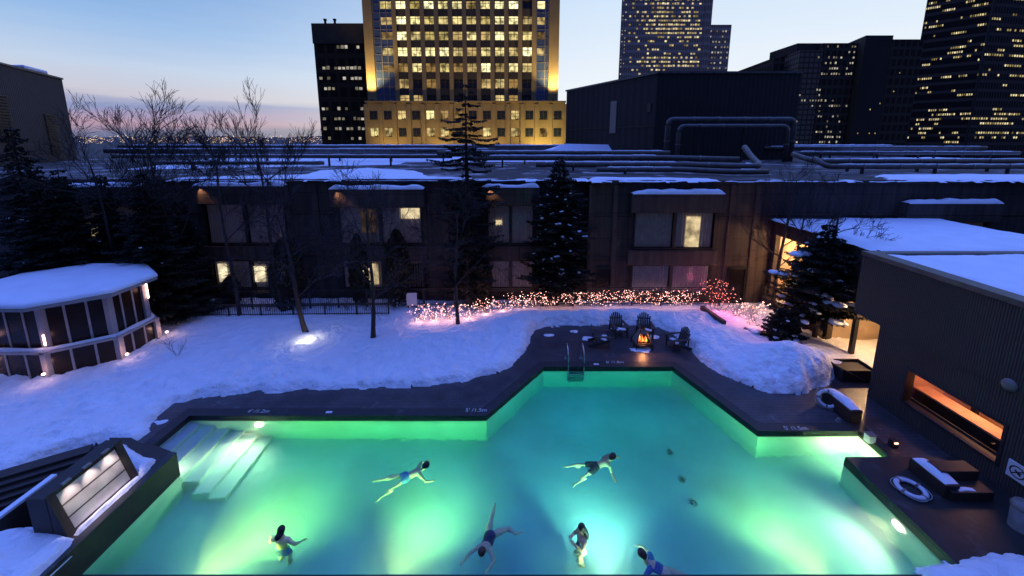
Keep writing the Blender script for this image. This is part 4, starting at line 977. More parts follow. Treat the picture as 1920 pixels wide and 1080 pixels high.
OFP = {k: office('window', .98, 1.05, m) for k, m in (('b', M_wbright), ('w', M_wwarm), ('d', M_wdark))}
pat = ["bbbbbbbbbw", "bbbbbwbbbd", "bbbwbbbbbw", "bwbbwbwbbb", "bbbbwwbbwb", "wbwbwwbwbw", "wdwdddwwwd", "wwdddddwwd"]
def addwin(me, x, y, z, parent=tw):
    o = bpy.data.objects.new('window', me); COL.objects.link(o); o.parent = parent; o.location = Vector((x, y, z)) - parent.location; return o
for r, v in enumerate(rows):
    for i, x in enumerate(cx): addwin(OF[pat[r][i]], x, YT + .88, zt(v))
pat2 = ["ddwdbwwdddwdd.", "bwddwwdwwdwdwd"]
for r, v in enumerate((216, 248)):
    for i in range(14):
        k = (pat2[r] + 'dd')[i]; k = 'd' if k == '.' else k
        x = px0 + (px1 - px0) * (i + .5) / 14
        if sum(1 for c in tw.children if c.name.startswith('window')) < 100 or True: addwin(OFP[k], x, YT - .62, zt(v))
for s_, x in ((0, (X_L + xa) / 2), (1, (xb + X_R) / 2)):
    MB().box((x - .4, YT - .7, zp + .46), (x + .4, YT - .3, zp + .8)).build('floodlight', M_iron, tw)
    light('flood', 'SPOT', (x, YT - 2.8, zp + 1.2), 16000, (1, .76, .34), tw, .3, (x, YT + .6, zp + 20), 100, .8)
    light('flood', 'SPOT', (x, YT - 5.0, zp - 2), 2500, (1, .74, .32), tw, .3, (x, YT, zp + 22), 60, .8)
for i in range(4):
    x = px0 + (px1 - px0) * (i + .5) / 4
    light('flood', 'SPOT', (x, YT - 7, 5.0), 4200, (1, .74, .28), tw, .5, (x, YT, 17), 120, .9)
light('flood', 'SPOT', (-11, YT - 26, 10), 3500, (1, .72, .32), tw, .5, (-11, YT, 36), 75, .9)
light('flood', 'SPOT', (8, YT - 8, 6), 5000, (1, .84, .26), tw, .5, (8, YT, 12), 100, .9)

def far_tower(name, label, body, faces, roofbits=()):
    """body: list of (x0,x1,y0,y1,z1,mat). faces: (origin, direction, nx, nz, dx, dz, w, h, prob(fn), mat)"""
    t_ = thing(name, label, 'tower', (body[0][0], body[0][2], -62))
    for (x0, x1, y0, y1, z1, m) in body: MB().prism([(x0, y0), (x1, y0), (max(x1, x1 * y1 / y0 * .98) if x1 < 0 else x1, y1), (max(x0, min(x1 - 1, x0 * y1 / y0 * 1.02)), y1)], -62, z1).build('facade', m, t_)
    for (x0, x1, y0, y1, z0, z1, m) in roofbits: MB().box((x0, y0, z0), (x1, y1, z1)).build('roof_block', m, t_)
    allq = []
    for (o, d, nx, nz, dx, dz, w, h, fn, m) in faces:
        o = Vector(o); d = Vector(d).normalized(); nn = Vector((d.y, -d.x, 0))
        mats_ = m
        for j in range(nz):
            for i in range(nx):
                p = fn(i / nx, j, R)
                if p:
                    a = o + d * (dx * i) + Vector((0, 0, dz * j)) + nn * .12
                    ww = w * R.uniform(.75, 1.0); hh_ = h * R.uniform(.7, 1.0)
                    allq.append(((a, a + d * ww, a + d * ww + Vector((0, 0, hh_)), a + Vector((0, 0, hh_))), m))
    R.shuffle(allq)
    for q_, m in allq[:100]:
        MB().quad(*q_).build('window', m, t_)
    by = {}
    for q_, m in allq[100:]:
        by.setdefault(m.name, (MB(), m))[0].quad(*q_)
    for mb_, m in by.values(): o = mb_.build('window', m, t_); o['kind'] = 'stuff'
    return t_
def gridmat(name, c, c2, sx_, sz_, ax='XZ'):
    """facade of dark bands and thin mullions"""
    m = mat(name, c, .8, spec=.15); t = m.node_tree; b = t.nodes['Principled BSDF']; g = t.nodes.new('ShaderNodeTexCoord'); s = t.nodes.new('ShaderNodeSeparateXYZ'); t.links.new(g.outputs['Object'], s.inputs[0])
    def sq(sock, f, duty):
        a = t.nodes.new('ShaderNodeMath'); a.operation = 'MULTIPLY'; a.inputs[1].default_value = f; t.links.new(sock, a.inputs[0])
        fr_ = t.nodes.new('ShaderNodeMath'); fr_.operation = 'FRACT'; t.links.new(a.outputs[0], fr_.inputs[0])
        gt = t.nodes.new('ShaderNodeMath'); gt.operation = 'LESS_THAN'; gt.inputs[1].default_value = duty; t.links.new(fr_.outputs[0], gt.inputs[0]); return gt.outputs[0]
    ad = t.nodes.new('ShaderNodeMath'); ad.operation = 'ADD'; t.links.new(s.outputs[0], ad.inputs[0]); t.links.new(s.outputs[1], ad.inputs[1])
    mxm = t.nodes.new('ShaderNodeMath'); mxm.operation = 'MAXIMUM'; t.links.new(sq(ad.outputs[0], 1 / sx_, .28), mxm.inputs[0]); t.links.new(sq(s.outputs[2], 1 / sz_, .34), mxm.inputs[1])
    mx_ = t.nodes.new('ShaderNodeMix'); mx_.data_type = 'RGBA'; t.links.new(mxm.outputs[0], mx_.inputs[0]); mx_.inputs[6].default_value = (*c, 1); mx_.inputs[7].default_value = (*c2, 1)
    t.links.new(mx_.outputs[2], b.inputs['Base Color']); return m
M_t2 = gridmat('blue_curtain_wall', (.30, .20, .15), (.55, .40, .32), 1.1, 3.6)
M_t3 = gridmat('dark_office_grid', (.035, .026, .018), (.085, .06, .042), 2.2, 3.4)
M_t3g = gridmat('pale_glass_grid', (.20, .15, .10), (.08, .06, .045), 1.9, 1.9)
M_t4 = gridmat('black_office_grid', (.022, .017, .015), (.095, .07, .055), 1.7, 3.7)
M_lt = gridmat('brown_slab_grid', (.03, .018, .009), (.07, .042, .022), 3.0, 4.2)
M_plain = mat('dark_facade', (.04, .026, .017), .9, .2, .1)
M_wy = lit_window('far_glow_yellow', (1, .74, .26), (1, .88, .52), .12, 1.0, .8, sub=.5)
M_ww = lit_window('far_glow_white', (.9, .78, .55), (1, .92, .78), .10, .55, .8, sub=.5)
# brown slab left of the yellow tower
a, b = D(594, 150, 120), D(690, 150, 120)
zt2 = lambda v: D(960, v, 120).z
lit_rows = {187: .55, 160: .35}
def rowfn(bands):
    return lambda s, j, r: r.random() < bands[j % len(bands)]
t_ = far_tower('slab_tower', 'brown slab block with two roof stacks left of the yellow tower', [(a.x, b.x + 1.5, 120, 150, zt2(44), M_lt)],
          [((a.x + .9, 120, zt2(262)), (1, 0, 0), 11, 11, 1.18, 3.03 * .98, .95, 1.0, rowfn([.7, .7, .75, .5, 0, .45, .4, .6, 0, .45, .5]), M_ww)])
MB().box((a.x - .2, 119.8, zt2(82)), (b.x + 1.4, 120.0, zt2(44))).build('top_band', M_stoned, t_)
for u in (610, 628):
    q = D(u, 44, 122); MB().lathe((q.x, 122, q.z - .1), [(.35, 0), (.35, 1.0), (.55, 1.0), (.5, 1.35), (0, 1.35)], 10).build('roof_stack', M_iron, t_)
# blue glass tower
YB = 200; zz = lambda v: D(960, v, YB).z
a, b, c = D(1163, 65, YB), D(1331, 65, YB), D(1372, 90, YB)
def f2(s, j, r):
    row = [.25, .25, .75, .8, .8, .35, .2, .15, .3, .4, .85, .85, .8, .85, .6, .6, .4, .55, .75, .3, .5, .4][j % 22]
    return r.random() < row * (.25 + .75 * min(1, s * 3)) 
far_tower('glass_tower', 'blue glass skyscraper with lit floors behind the ribbed plant house', [(a.x, b.x - 3, YB, YB + 45, 92, M_t2), (b.x - 2.99, b.x, YB - .5, YB + 44, 92, M_t2), (b.x, c.x, YB + 2, YB + 40, zz(44), M_t2)],
          [((a.x + 4, YB, zz(140)), (1, 0, 0), 30, 26, (b.x - a.x - 8) / 30, 1.92, 1.05, .9, f2, M_wy),
           ((a.x + .6, YB, zz(140)), (1, 0, 0), 2, 30, 1.4, 1.7, .6, .6, lambda s, j, r: r.random() < .5, M_ww),
           ((b.x + 1, YB + 2, zz(128)), (1, 0, 0), 7, 8, 1.5, 2.5, .8, .9, lambda s, j, r: r.random() < .55, M_ww)])
# stepped dark tower
YC = 150; zc_ = lambda v: D(960, v, YC).z
a, b, c, d = D(1468, 180, YC), D(1532, 180, YC), D(1600, 170, YC), D(1704, 170, YC)
rowsC = [.5, .5, .4, .1, .25, .1, .1, .6, .1, .1, .2, .1, .25, .7, .4, .55, .5, .15, .1]
far_tower('stepped_tower', 'dark stepped office block with a pale glass strip and a few lit floors', [(a.x, a.x + 4.5, YC + 8, YC + 40, zc_(100), M_t3), (a.x + 4.5, b.x, YC, YC + 40, zc_(94), M_t3g), (b.x, c.x, YC + .6, YC + 40, zc_(80), M_t3), (c.x, c.x + 10, YC - 2, YC + 30, zc_(69), M_plain), (c.x + 10, d.x + 1.5, YC - 1, YC + 30, zc_(75), M_t3)],
          [((b.x + .8, YC + .6, zc_(268)), (1, 0, 0), 13, 19, (c.x - b.x - 1.5) / 13, 1.95, .62, .8, lambda s, j, r: r.random() < rowsC[j] * .9, M_ww),
           ((a.x + 5, YC, zc_(268)), (1, 0, 0), 10, 19, 1.05, 1.95, .6, .8, lambda s, j, r: r.random() < (.5 if j in (8, 9) else .04), M_ww),
           ((c.x + 1, YC - 2, zc_(262)), (1, 0, 0), 18, 16, 1.1, 2.2, .4, .5, lambda s, j, r: r.random() < .035, M_wwarm)],
          [(a.x + 6, b.x + 3, YC + 4, YC + 20, zc_(94), zc_(76), M_plain)])
MB  # stacks
# black tower at the right edge, two faces
YD = 180
a, b, c = D(1716, 130, YD), D(1838, 130, 166), D(2010, 130, 176)
t4 = thing('black_tower', 'huge black office tower with scattered lit windows at the right edge', 'tower', (a.x, 170, -62))
poly = [(b.x, 166), (c.x + 30, 180), (c.x + 20, 230), (a.x, 180)]
MB().prism(poly, -62, 100).build('facade', M_t4, t4)
MB().bar((b.x, 165.9, -62), (b.x, 165.9, 100), .5, .5, up=(1, 0, 0)).build('corner_trim', M_iron, t4)
bands4 = [0, .55, .55, .15, .6, .65, .5, .3, 0, 0, .03, .08, .12, .1, .5, .12, .1, .2, .45, .12, .35, .1, .2, .45, .25, .3, .4, .2, .3, .45, .2, .3]
qs = []
for (o, e, nx) in (((a.x, 180), (b.x, 166), 30), ((b.x, 166), (c.x + 30, 180), 62)):
    o = Vector((*o, 0)); e = Vector((*e, 0)); dd = (e - o); ln = dd.length; dd.normalize(); nn = Vector((dd.y, -dd.x, 0)) * .15; stp = ln / nx
    for j in range(32):
        z = D(960, 268, 172).z + j * 1.98; run = 0
        for i in range(nx):
            if run > 0: run -= 1; on = True
            else: on = R.random() < bands4[j] * .34 + .012; run = R.choice([0, 1, 3, 6]) if on else 0
            if j in (8, 9) : on = False
            if on:
                p = o + dd * (stp * (i + .15)) + Vector((0, 0, z)) + nn; w_ = stp * .62; qs.append((p, p + dd * w_, p + dd * w_ + Vector((0, 0, .8)), p + Vector((0, 0, .8))))
R.shuffle(qs)
for q_ in qs[:100]: MB().quad(*q_).build('window', M_wy, t4)
mb = MB()
for q_ in qs[100:]: mb.quad(*q_)
o = mb.build('window', M_wy, t4); o['kind'] = 'stuff'

# ------------------------------------------------------------------ trees
def branch(mb, p, d, ln, r, depth, rr, up=.25, spread=.6, twig=.004, kids=(2, 4), sides=4, droop=0, minr=.0045):
    n = 3 if depth > 1 else 2; pts = [p]; rs = [r]; q = p.copy(); dd = d.copy()
    for i in range(n):
        dd = (dd + Vector((rr.gauss(0, .12), rr.gauss(0, .12), rr.gauss(0, .10) + up * .12 - droop * .1))).normalized(); q = q + dd * ln / n; pts.append(q.copy()); rs.append(max(minr, r * (1 - .38 * (i + 1) / n)))
    mb.tube(pts, rs, 5 if r > .05 else (4 if r > .012 else 3), False)
    if depth == 0: return
    k = rr.randint(*kids)
    for j in range(k):
        s_ = rr.uniform(.35, 1) if j else 1.0; idx = min(n - 1, int(s_ * n - 1e-6)); pp = pts[idx].lerp(pts[idx + 1], s_ * n - idx)
        ax = dd.cross(Vector((rr.gauss(0, 1), rr.gauss(0, 1), rr.gauss(0, 1)))).normalized()
        nd = (Matrix.Rotation(rr.uniform(.35, 1) * spread, 3, ax) @ dd + Vector((0, 0, up * .3))).normalized()
        branch(mb, pp, nd, ln * rr.uniform(.62, .86), max(minr, r * rr.uniform(.5, .68)), depth - 1, rr, up, spread, twig, kids, sides, droop, minr)
def bare_tree(label, base, h_trunk, top, r, seed, depth=5, ln=2.2, lean=(0, 0), group=None, spread=.62, up=.35, first=(3, 5), kids=(2, 4), minr=.006):
    rr = random.Random(seed); base = Vector(base); t_ = thing('bare_tree', label, 'tree', base, group)
    pts = []; rs = []; n = 8
    for i in range(n + 1):
        s_ = i / n; pts.append(base + Vector((lean[0] * s_ + .06 * sin(s_ * 7 + seed), lean[1] * s_ + .05 * cos(s_ * 5 + seed), -.3 + (top + .3) * s_))); rs.append(r * (1.25 if i == 0 else 1 - .68 * s_))
    MB().tube(pts, rs, 8, False).build('trunk', M_bark, t_, smooth=True)
    cr = MB(); nb = int((top - h_trunk) / (.55 if ln < 2.05 else .62))
    for i in range(nb):
        s_ = (h_trunk + (top - h_trunk) * i / max(1, nb - 1)) / top; idx = min(n - 1, int(s_ * n)); p = pts[idx].lerp(pts[idx + 1], min(1, s_ * n - idx)); a = i * 2.4 + rr.uniform(-.4, .4); el_ = rr.uniform(.25, .75) + .35 * s_
        d = Vector((cos(a) * cos(el_), sin(a) * cos(el_), sin(el_)))
        branch(cr, p, d, ln * (1.15 - .6 * s_), r * (.42 - .22 * s_), depth - (1 if s_ > .8 else 0), rr, up, spread, kids=kids, minr=minr)
    cr.build('crown', M_twig, t_)
    return t_
def T(u, v, z=.2): return P(u, v, z)
bare_tree('bare tree at the lit snow spot beside the fence', T(575, 622), 2.2, 6.6, .14, 3, 5, 1.9, (-.9, 0), minr=.007, spread=.8, up=.1)
bare_tree('bare tree standing in the snow between fence end and pool', T(701, 637), 2.4, 7.2, .13, 5, 5, 1.8, (.1, .1), minr=.007, spread=.8, up=.15)
bare_tree('bare tree at the left end of the pink lit shrubs', T(857, 611), 2.6, 6.4, .12, 8, 5, 1.6, (.1, 0), minr=.007, spread=.8, up=.15)
q = D(292, 285, 21.2); bare_tree('tall bare tree with a wide crown against the pink sky', (q.x + .6, 21.2, 0), 4.6, 10.2, .15, 12, 5, 2.62, (-1.0, 0), spread=.6, minr=.0085, up=.35, kids=(2, 4))
q = D(475, 300, 21.6); bare_tree('tall bare tree with a fan crown left of the brown slab block', (q.x + .8, 21.6, 0), 5.6, 9.9, .15, 21, 5, 2.5, (-.6, 0), spread=.55, minr=.0085, up=.5, kids=(2, 4))
q = D(190, 290, 21.0); bare_tree('bare tree with low arching branches beside the concrete roof house', (q.x + .2, 21.0, 0), 5, 9.0, .13, 33, 5, 2.5, (-1.0, 0), spread=.8, minr=.0085, up=.3, kids=(2, 4))
q = D(388, 290, 20.8); bare_tree('slim bare tree between the two tall crowned trees', (q.x + .6, 20.8, 0), 5, 9.2, .12, 44, 5, 2.12, (-.2, 0), spread=.8, minr=.0085, up=.3, kids=(2, 4))
bare_tree('bare tree leaning at the corner of the lit passage', (16.0, 21.6, .2), 3.0, 8.0, .13, 52, 4, 1.6, (.6, 0), minr=.007)
bare_tree('bare tree in front of the lit passage opening', (16.1, 20.4, .2), 2.6, 6.6, .10, 57, 4, 1.5, (.5, .2), minr=.007)
bare_tree('small bare tree beside the snowy spruce over the flat roof', (16.2, 18.2, .2), 4.2, 7.4, .10, 61, 4, 1.4, (.3, 0), minr=.007)
l_ = tag(MB().lathe(T(577, 624, .22), [(0, 0), (.06, 0), (.07, .1), (0, .1)], 12).build('tree_uplight', M_iron), 'small ground spotlight at the foot of the leaning bare tree', 'lamp')
q = T(577, 624, .55); light('uplight', 'POINT', q + Vector((.12, -.28, .05)), 22, (1, .86, .62), None, .05)

def conifer_mesh(seed, h, r, rows_=26, dens=1.0, droop=.35, slope=None, low=.08):
    """trunk mesh and needle mesh around the origin"""
    rr = random.Random(seed); tm = MB().tube([(0, 0, -.3), (0, 0, h * .5), (0, 0, h * .98)], [h * .016, h * .010, .01], 7, False); nm = MB(); tips = []
    for i in range(rows_):
        s_ = i / rows_; z = h * (low + (.98 - low) * s_); R_ = (r * (1 - s_) ** .85 if slope is None else min(r, slope * (1 - s_) * h * .92)) * rr.uniform(.72, 1.2) + .12; nb = max(4, int((9 - 4 * s_) * dens)); off = rr.uniform(0, 6)
        for j in range(nb):
            a = off + 2 * pi * j / nb + rr.uniform(-.4, .4); L_ = R_ * rr.uniform(.55, 1.15); z = h * (low + (.98 - low) * s_) + rr.uniform(-.5, .5) * h / rows_; d = Vector((cos(a), sin(a), 0)); side = Vector((-sin(a), cos(a), 0))
            p0 = Vector((0, 0, z)); p1 = p0 + d * L_ * .6 + Vector((0, 0, -droop * L_ * .35)); p2 = p0 + d * L_ + Vector((0, 0, -droop * L_ * .42 + .08 * L_))
            tm.tube([p0, p1, p2], [.012 + .008 * L_, .01, .004], 3, False)
            m_ = max(4, int(L_ / .085))
            for k in range(m_):
                f_ = (k + .6) / m_; f_ = .12 + .88 * f_; pc = p0.lerp(p1, f_ / .6) if f_ < .6 else p1.lerp(p2, (f_ - .6) / .4)
                wl_ = (.10 + .36 * L_ * (1 - f_) * .6 + .05) * rr.uniform(.7, 1.2)
                for sg_ in (-1, 1):
                    tip = pc + side * sg_ * wl_ + d * wl_ * .55 + Vector((0, 0, rr.uniform(-.10, .03) - .12 * wl_)); wv = (d * .035 + Vector((0, 0, rr.uniform(-.02, .02)))); mid = pc.lerp(tip, .5)
                    nm.add([pc, mid + wv * 1.4 + Vector((0, 0, .02)), tip, mid - wv * 1.4], [(0, 1, 2, 3)])
                    nm.add([mid + Vector((0, 0, .05)), tip + Vector((0, 0, -.02)), mid + Vector((0, 0, -.09))], [(0, 1, 2)])
            tips.append((p1.lerp(p2, .3), L_))
    return tm, nm, tips
def place_mesh(name, mb, m, parent, smooth=False):
    me = bpy.data.meshes.new(name); me.from_pydata(mb.v, [], mb.f); me.materials.append(m); o = bpy.data.objects.new(name, me); COL.objects.link(o); o.parent = parent; return o
def conifer(label, base, h, r, seed, snow=0, group=None, snow_size=1.0, **k):
    tm, nm, tips = conifer_mesh(seed, h, r, **k); t_ = thing('conifer_tree', label, 'tree', base, group)
    place_mesh('trunk', tm, M_bark, t_); place_mesh('crown', nm, M_needle, t_)
    if snow:
        rr = random.Random(seed + 1); sm = MB()
        for p, L_ in tips:
            if rr.random() < snow:
                s_ = rr.uniform(.35, 1.0) * (.04 + .09 * L_) * snow_size
                if snow_size > 1 and rr.random() < .35: s_ *= 1.9
                for q_ in range(3 if L_ > .8 else 1): sm.sphere(p + Vector((rr.uniform(-s_, s_), rr.uniform(-s_, s_), .05 + rr.uniform(-.02, .04))), (s_ * rr.uniform(.7, 1.2), s_ * rr.uniform(.7, 1.2), s_ * .42), 7, 5)
        o = place_mesh('snow_clumps', sm, M_snowr, t_); o.data.polygons.foreach_set('use_smooth', [True] * len(o.data.polygons))
    return t_
conifer('tall thin spruce whose top stands before the yellow tower', (-2.75, 22.6, 0), 14.4, 1.9, 71, .0, rows_=34, dens=.62, droop=.2, slope=.45)
conifer('dense dark conifer against the hotel wall behind the lit shrubs', (2.9, 22.7, 0), 9.9, 1.85, 72, .34, None, .5, rows_=42, dens=1.4, droop=.4, slope=.46, low=.13)
ct = conifer('conifer with thick snow clumps beside the lit passage', (16.1, 18.2, .3), 6.3, 1.9, 73, .36, None, 1.02, rows_=26, dens=1.5, droop=.5, slope=.75, low=.24)
conifer('low snowy conifer bush at the foot of the big snowy conifer', (14.3, 18.1, .4), 1.7, 1.25, 74, .3, rows_=9, dens=1.4)
for i, (u, v, Y, lab) in enumerate(((15, 222, 21.5, 'dark conifer at the left picture edge before the concrete roof house'), (105, 305, 20.0, 'dark broad conifer behind the pavilion, second from the left edge'), (185, 318, 21.6, 'dark conifer under the low arching bare tree'), (262, 312, 20.4, 'dark conifer right behind the tip of the pavilion roof'), (60, 300, 19.6, 'dark conifer close behind the middle of the pavilion'), (335, 365, 22.6, 'smaller dark conifer near the first hotel window bay'))):
    q = D(u, v, Y); conifer(lab, (q.x, Y, 0), q.z, 2.7 if i != 5 else 1.5, 80 + i, .05, 'dark conifers behind the pavilion', .5, rows_=34, dens=1.3, droop=.6)
def cedar(label, base, h, r, seed):
    rr = random.Random(seed); t_ = thing('cedar_shrub', label, 'shrub', base, 'columnar cedars before the hotel'); m = MB(); b = Vector((0, 0, 0))
    MB().tube([base - Vector((0, 0, .2)), base + Vector((0, 0, h * .8))], [.05, .02], 6).build('trunk', M_bark, t_)
    for i in range(2600):
        z = rr.random() ** .8; a = rr.uniform(0, 2 * pi); prof_ = sin(pi * min(1, .12 + z * .88)) ** .55 * r * (1 + .22 * noise.noise((cos(a) * 1.5, sin(a) * 1.5, z * 6 + seed))); d_ = prof_ * (1 - .35 * rr.random() ** 2)
        p = Vector((cos(a) * d_, sin(a) * d_, z * h)); s_ = rr.uniform(.05, .11); t1 = Vector((rr.gauss(0, 1), rr.gauss(0, 1), rr.gauss(0, 1))).normalized() * s_; u1 = Vector((cos(a) * .3, sin(a) * .3, 1)).normalized() * s_ * 1.7
        m.add([p - t1, p + u1 * .4, p + t1, p - u1], [(0, 1, 2, 3)])
    place_mesh('foliage', m, M_cedar, t_); return t_
for u, v, Y, r, lab in ((742, 432, 22.7, .85, 'plump cedar in front of the second hotel bay'), (668, 440, 22.9, .6, 'slim cedar left of the plump one'), (530, 448, 22.3, 1.0, 'broad cedar between the two left hotel bays'), (430, 520, 22.8, .55, 'short cedar before the lit ground floor window'), (902, 470, 22.7, .7, 'cedar beside the dense conifer')):
    q = D(u, v, Y); cedar(lab, Vector((q.x, Y, .05)), q.z, r, int(u))
# low leafless hedge behind the picket fence
def twig_shrub(mb, base, h, w, rr, n=9):
    for i in range(n):
        a = rr.uniform(0, 2 * pi); d = Vector((cos(a) * rr.uniform(.1, .8), sin(a) * rr.uniform(.1, .8), 1)).normalized()
        branch(mb, Vector(base) + Vector((rr.uniform(-w, w) * .3, rr.uniform(-w, w) * .2, 0)), d, h * .5, .010, 2, rr, .3, .8, kids=(2, 3), minr=.004)
for i in range(11):
    u = 330 + i * 40; q = P(u, 588, .1); rr = random.Random(900 + i); mb = MB(); b = Vector((q.x, 21.6 + rr.uniform(-.2, .2), .05)); twig_shrub(mb, b, .9, .8, rr, 10)
    o = mb.build('bare_shrub', M_hedge, org=b); tag(o, 'leafless low shrub between the two black fences, ' + ['first from the left', 'second from the left', 'third from the left', 'fourth from the left', 'fifth from the left', 'middle one', 'fifth from the right', 'fourth from the right', 'third from the right', 'second from the right', 'first from the right'][i], 'shrub', 'leafless shrubs between the fences')
# young twigs sticking out of the snow
for u, v in ((332, 668), (318, 650), (1235, 565)):
    rr = random.Random(int(u)); b = P(u, v, .3); mb = MB(); twig_shrub(mb, b, .8, .3, rr, 4); tag(mb.build('bare_sapling', M_hedge, org=b), {332: 'small bare twig in the snow right of the pavilion', 318: 'thin bare twig close to the pavilion foot', 1235: 'thin twig behind the right upright chair'}[u], 'sapling')
# fairy lit shrubs
M_fairy = [emis('fairy_glow', (1, .40, .34), 7.5), emis('fairy_glow_pale', (1, .58, .50), 8), emis('fairy_glow_red', (1, .22, .17), 6)]
def fairy_shrub(label, base, h, w, nb, seed, col=0, group='shrubs strung with fairy lights', pw=16, pc=(1, .46, .40)):
    rr = random.Random(seed); b = Vector(base); t_ = thing('fairy_shrub', label, 'shrub', b, group); mb = MB(); twig_shrub(mb, b, h, w, rr, 12); br = mb.build('branches', M_hedge, t_)
    lm = MB(); lm2 = MB()
    for i in range(nb):
        a = rr.uniform(0, 2 * pi); rad = w * sqrt(rr.random()) * .72; z = h * (.05 + .95 * rr.random() ** .8); f_ = .65 + .5 * z / h
        p = b + Vector((cos(a) * rad * f_, sin(a) * rad * f_ * .7, z)); s_ = rr.uniform(.010, .021)
        (lm if rr.random() < .6 else lm2).sphere(p, s_, 6, 4)
    if len(lm.v): o = lm.build('bulbs', M_fairy[col], t_); o['kind'] = 'stuff'
    if len(lm2.v): o = lm2.build('bulbs', M_fairy[1 if col == 0 else col], t_); o['kind'] = 'stuff'
    light('bulb_light', 'POINT', b + Vector((0, -.25, .32 * h + .12)), pw, pc, t_, .25)
    return t_
pts_ = [(788, 592), (815, 591), (845, 589), (878, 587), (910, 583), (942, 577), (972, 570), (1003, 566), (1035, 564), (1068, 564), (1100, 564), (1132, 564), (1165, 563), (1197, 562), (1230, 562), (1262, 563), (1290, 562)]
for i, (u, v) in enumerate(pts_):
    q = P(u, v + 5, .42)
    lab = ('pink fairy lit shrub, ' + ['first', 'second', 'third', 'fourth', 'fifth', 'sixth', 'seventh', 'eighth', 'ninth', 'eighth', 'seventh', 'sixth', 'fifth', 'fourth', 'third', 'second', 'first'][i] + (' from the left end of the lit row' if i < 9 else ' from the right end of the lit row'))
    fairy_shrub(lab, (q.x, q.y, .30), .80 if i < 4 else .88, 1.05, 62, 300 + i, pw=(14 if i < 6 else 6))
fairy_shrub('round bush of red fairy lights near the lit passage', (*P(1345, 578, .5)[:2], .4), 1.85, 1.5, 110, 400, 2, None, 44, (1, .16, .34))
fairy_shrub('low bush of pale fairy lights beside the low conifer bush', (*P(1408, 604, .5)[:2], .45), 1.25, 1.15, 90, 401, 0, None, 26, (1, .36, .36))
fairy_shrub('sparse fairy lit bush between the red bush and the low conifer', (*P(1378, 590, .5)[:2], .42), .8, .8, 26, 402, 0, None, 14, (1, .18, .40))

# ------------------------------------------------------------------ chairs, fire, ladder
def chair():
    t_ = thing('adirondack_chair', 'x', 'chair', (0, 0, 0), 'garden chairs around the fire')
    def sl(name, a, b, w, h, up=(0, 0, 1)): return MB().bar(a, b, w, h, up).build(name, M_wood, t_, bevel=.004)
    # faces -Y. seat slopes down to the back
    for i in range(6):
        y = -.28 + i * .095; z = .37 - i * .028; sl('seat_slat', (-.27, y, z), (.27, y, z), .08, .022)
    # fan back: seven slats with a rounded top line
    for i in range(7):
        k = i - 3; x0, x1 = k * .073, k * .098; ht = .80 - .030 * k * k * .62
        a = Vector((x0, .24, .20)); b = Vector((x1, .24 + ht * .36, .20 + ht)); sl('back_slat', a, b, .018, .072, up=(1, 0, 0))
    sl('back_rail', (-.30, .335, .40), (.30, .335, .40), .03, .07); sl('back_rail', (-.30, .445, .72), (.30, .445, .72), .03, .06)
    for s_ in (-1, 1):
        sl('leg', (s_ * .30, -.30, 0), (s_ * .30, -.30, .56), .035, .09, up=(1, 0, 0))
        MB().bar((s_ * .285, -.34, .34), (s_ * .285, .62, .04), .028, .12).build('side_rail', M_wood, t_)
        sl('leg', (s_ * .315, .40, .08), (s_ * .315, .40, .56), .03, .07, up=(1, 0, 0))
        m_ = MB(); m_.add([(s_ * .24, -.42, .56), (s_ * .40, -.42, .56), (s_ * .42, -.1, .56), (s_ * .36, .47, .56), (s_ * .27, .47, .56), (s_ * .25, -.1, .56)] + [(s_ * .24, -.42, .585), (s_ * .40, -.42, .585), (s_ * .42, -.1, .585), (s_ * .36, .47, .585), (s_ * .27, .47, .585), (s_ * .25, -.1, .585)],
              [(5, 4, 3, 2, 1, 0), (6, 7, 8, 9, 10, 11)] + [(i, (i + 1) % 6, (i + 1) % 6 + 6, i + 6) for i in range(6)]); m_.build('armrest', M_wood, t_)
    m_ = MB(); 
    for i in range(5): m_.sphere((-.2 + i * .1, -.1 + .05 * sin(i), .375), (.10, .13, .03), 8, 5)
    m_.build('snow', M_snowr, t_, smooth=True)
    return t_
proto = chair()
spots = [(1128, 646, 82, 'chair in profile at the left, facing the fire to its right'), (1160, 628, 8, 'upright chair facing us, left of the two behind the fire'), (1209, 629, -8, 'upright chair facing us, right of the two behind the fire'), (1267, 652, -80, 'chair in profile at the right, facing the fire to its left')]
for i, (u, v, a, lab) in enumerate(spots):
    o = proto if i == 0 else clone(proto)
    q = P(u, v, 0); o.location = (q.x, q.y, -.02); o.rotation_euler = (0, 0, radians(a)); o.scale = (1.12, 1.12, 1.12); o['label'] = 'dark wooden slatted ' + lab
q = P(1203, 648, 0)
fp = thing('fire_pit', 'dark pyramid shaped outdoor fireplace with orange flames', 'fireplace', (q.x, q.y, -.02))
w_, hh = .42, .95
cor = lambda k, z: Vector((q.x + (1, 1, -1, -1)[k] * (w_ - (w_ - .13) * max(0, z - .22) / (hh - .22)), q.y + (-1, 1, 1, -1)[k] * (w_ - (w_ - .13) * max(0, z - .22) / (hh - .22)), z))
for k in range(4): MB().bar(cor(k, .22), cor(k, hh), .045, .045).build('frame_bar', M_iron, fp); a = cor(k, .22); MB().bar((a.x, a.y, -.02), (a.x, a.y, .22), .04, .04, up=(1, 0, 0)).build('leg', M_iron, fp)
MB().box((q.x - w_, q.y - w_, .17), (q.x + w_, q.y + w_, .235)).build('fire_tray', M_iron, fp)
for k in (1, 2, 0):
    j = (k + 1) % 4; m_ = MB().quad(cor(k, .24), cor(j, .24), cor(j, hh), cor(k, hh)); m_.build('side_screen', M_grey if k != 1 else M_iron, fp)
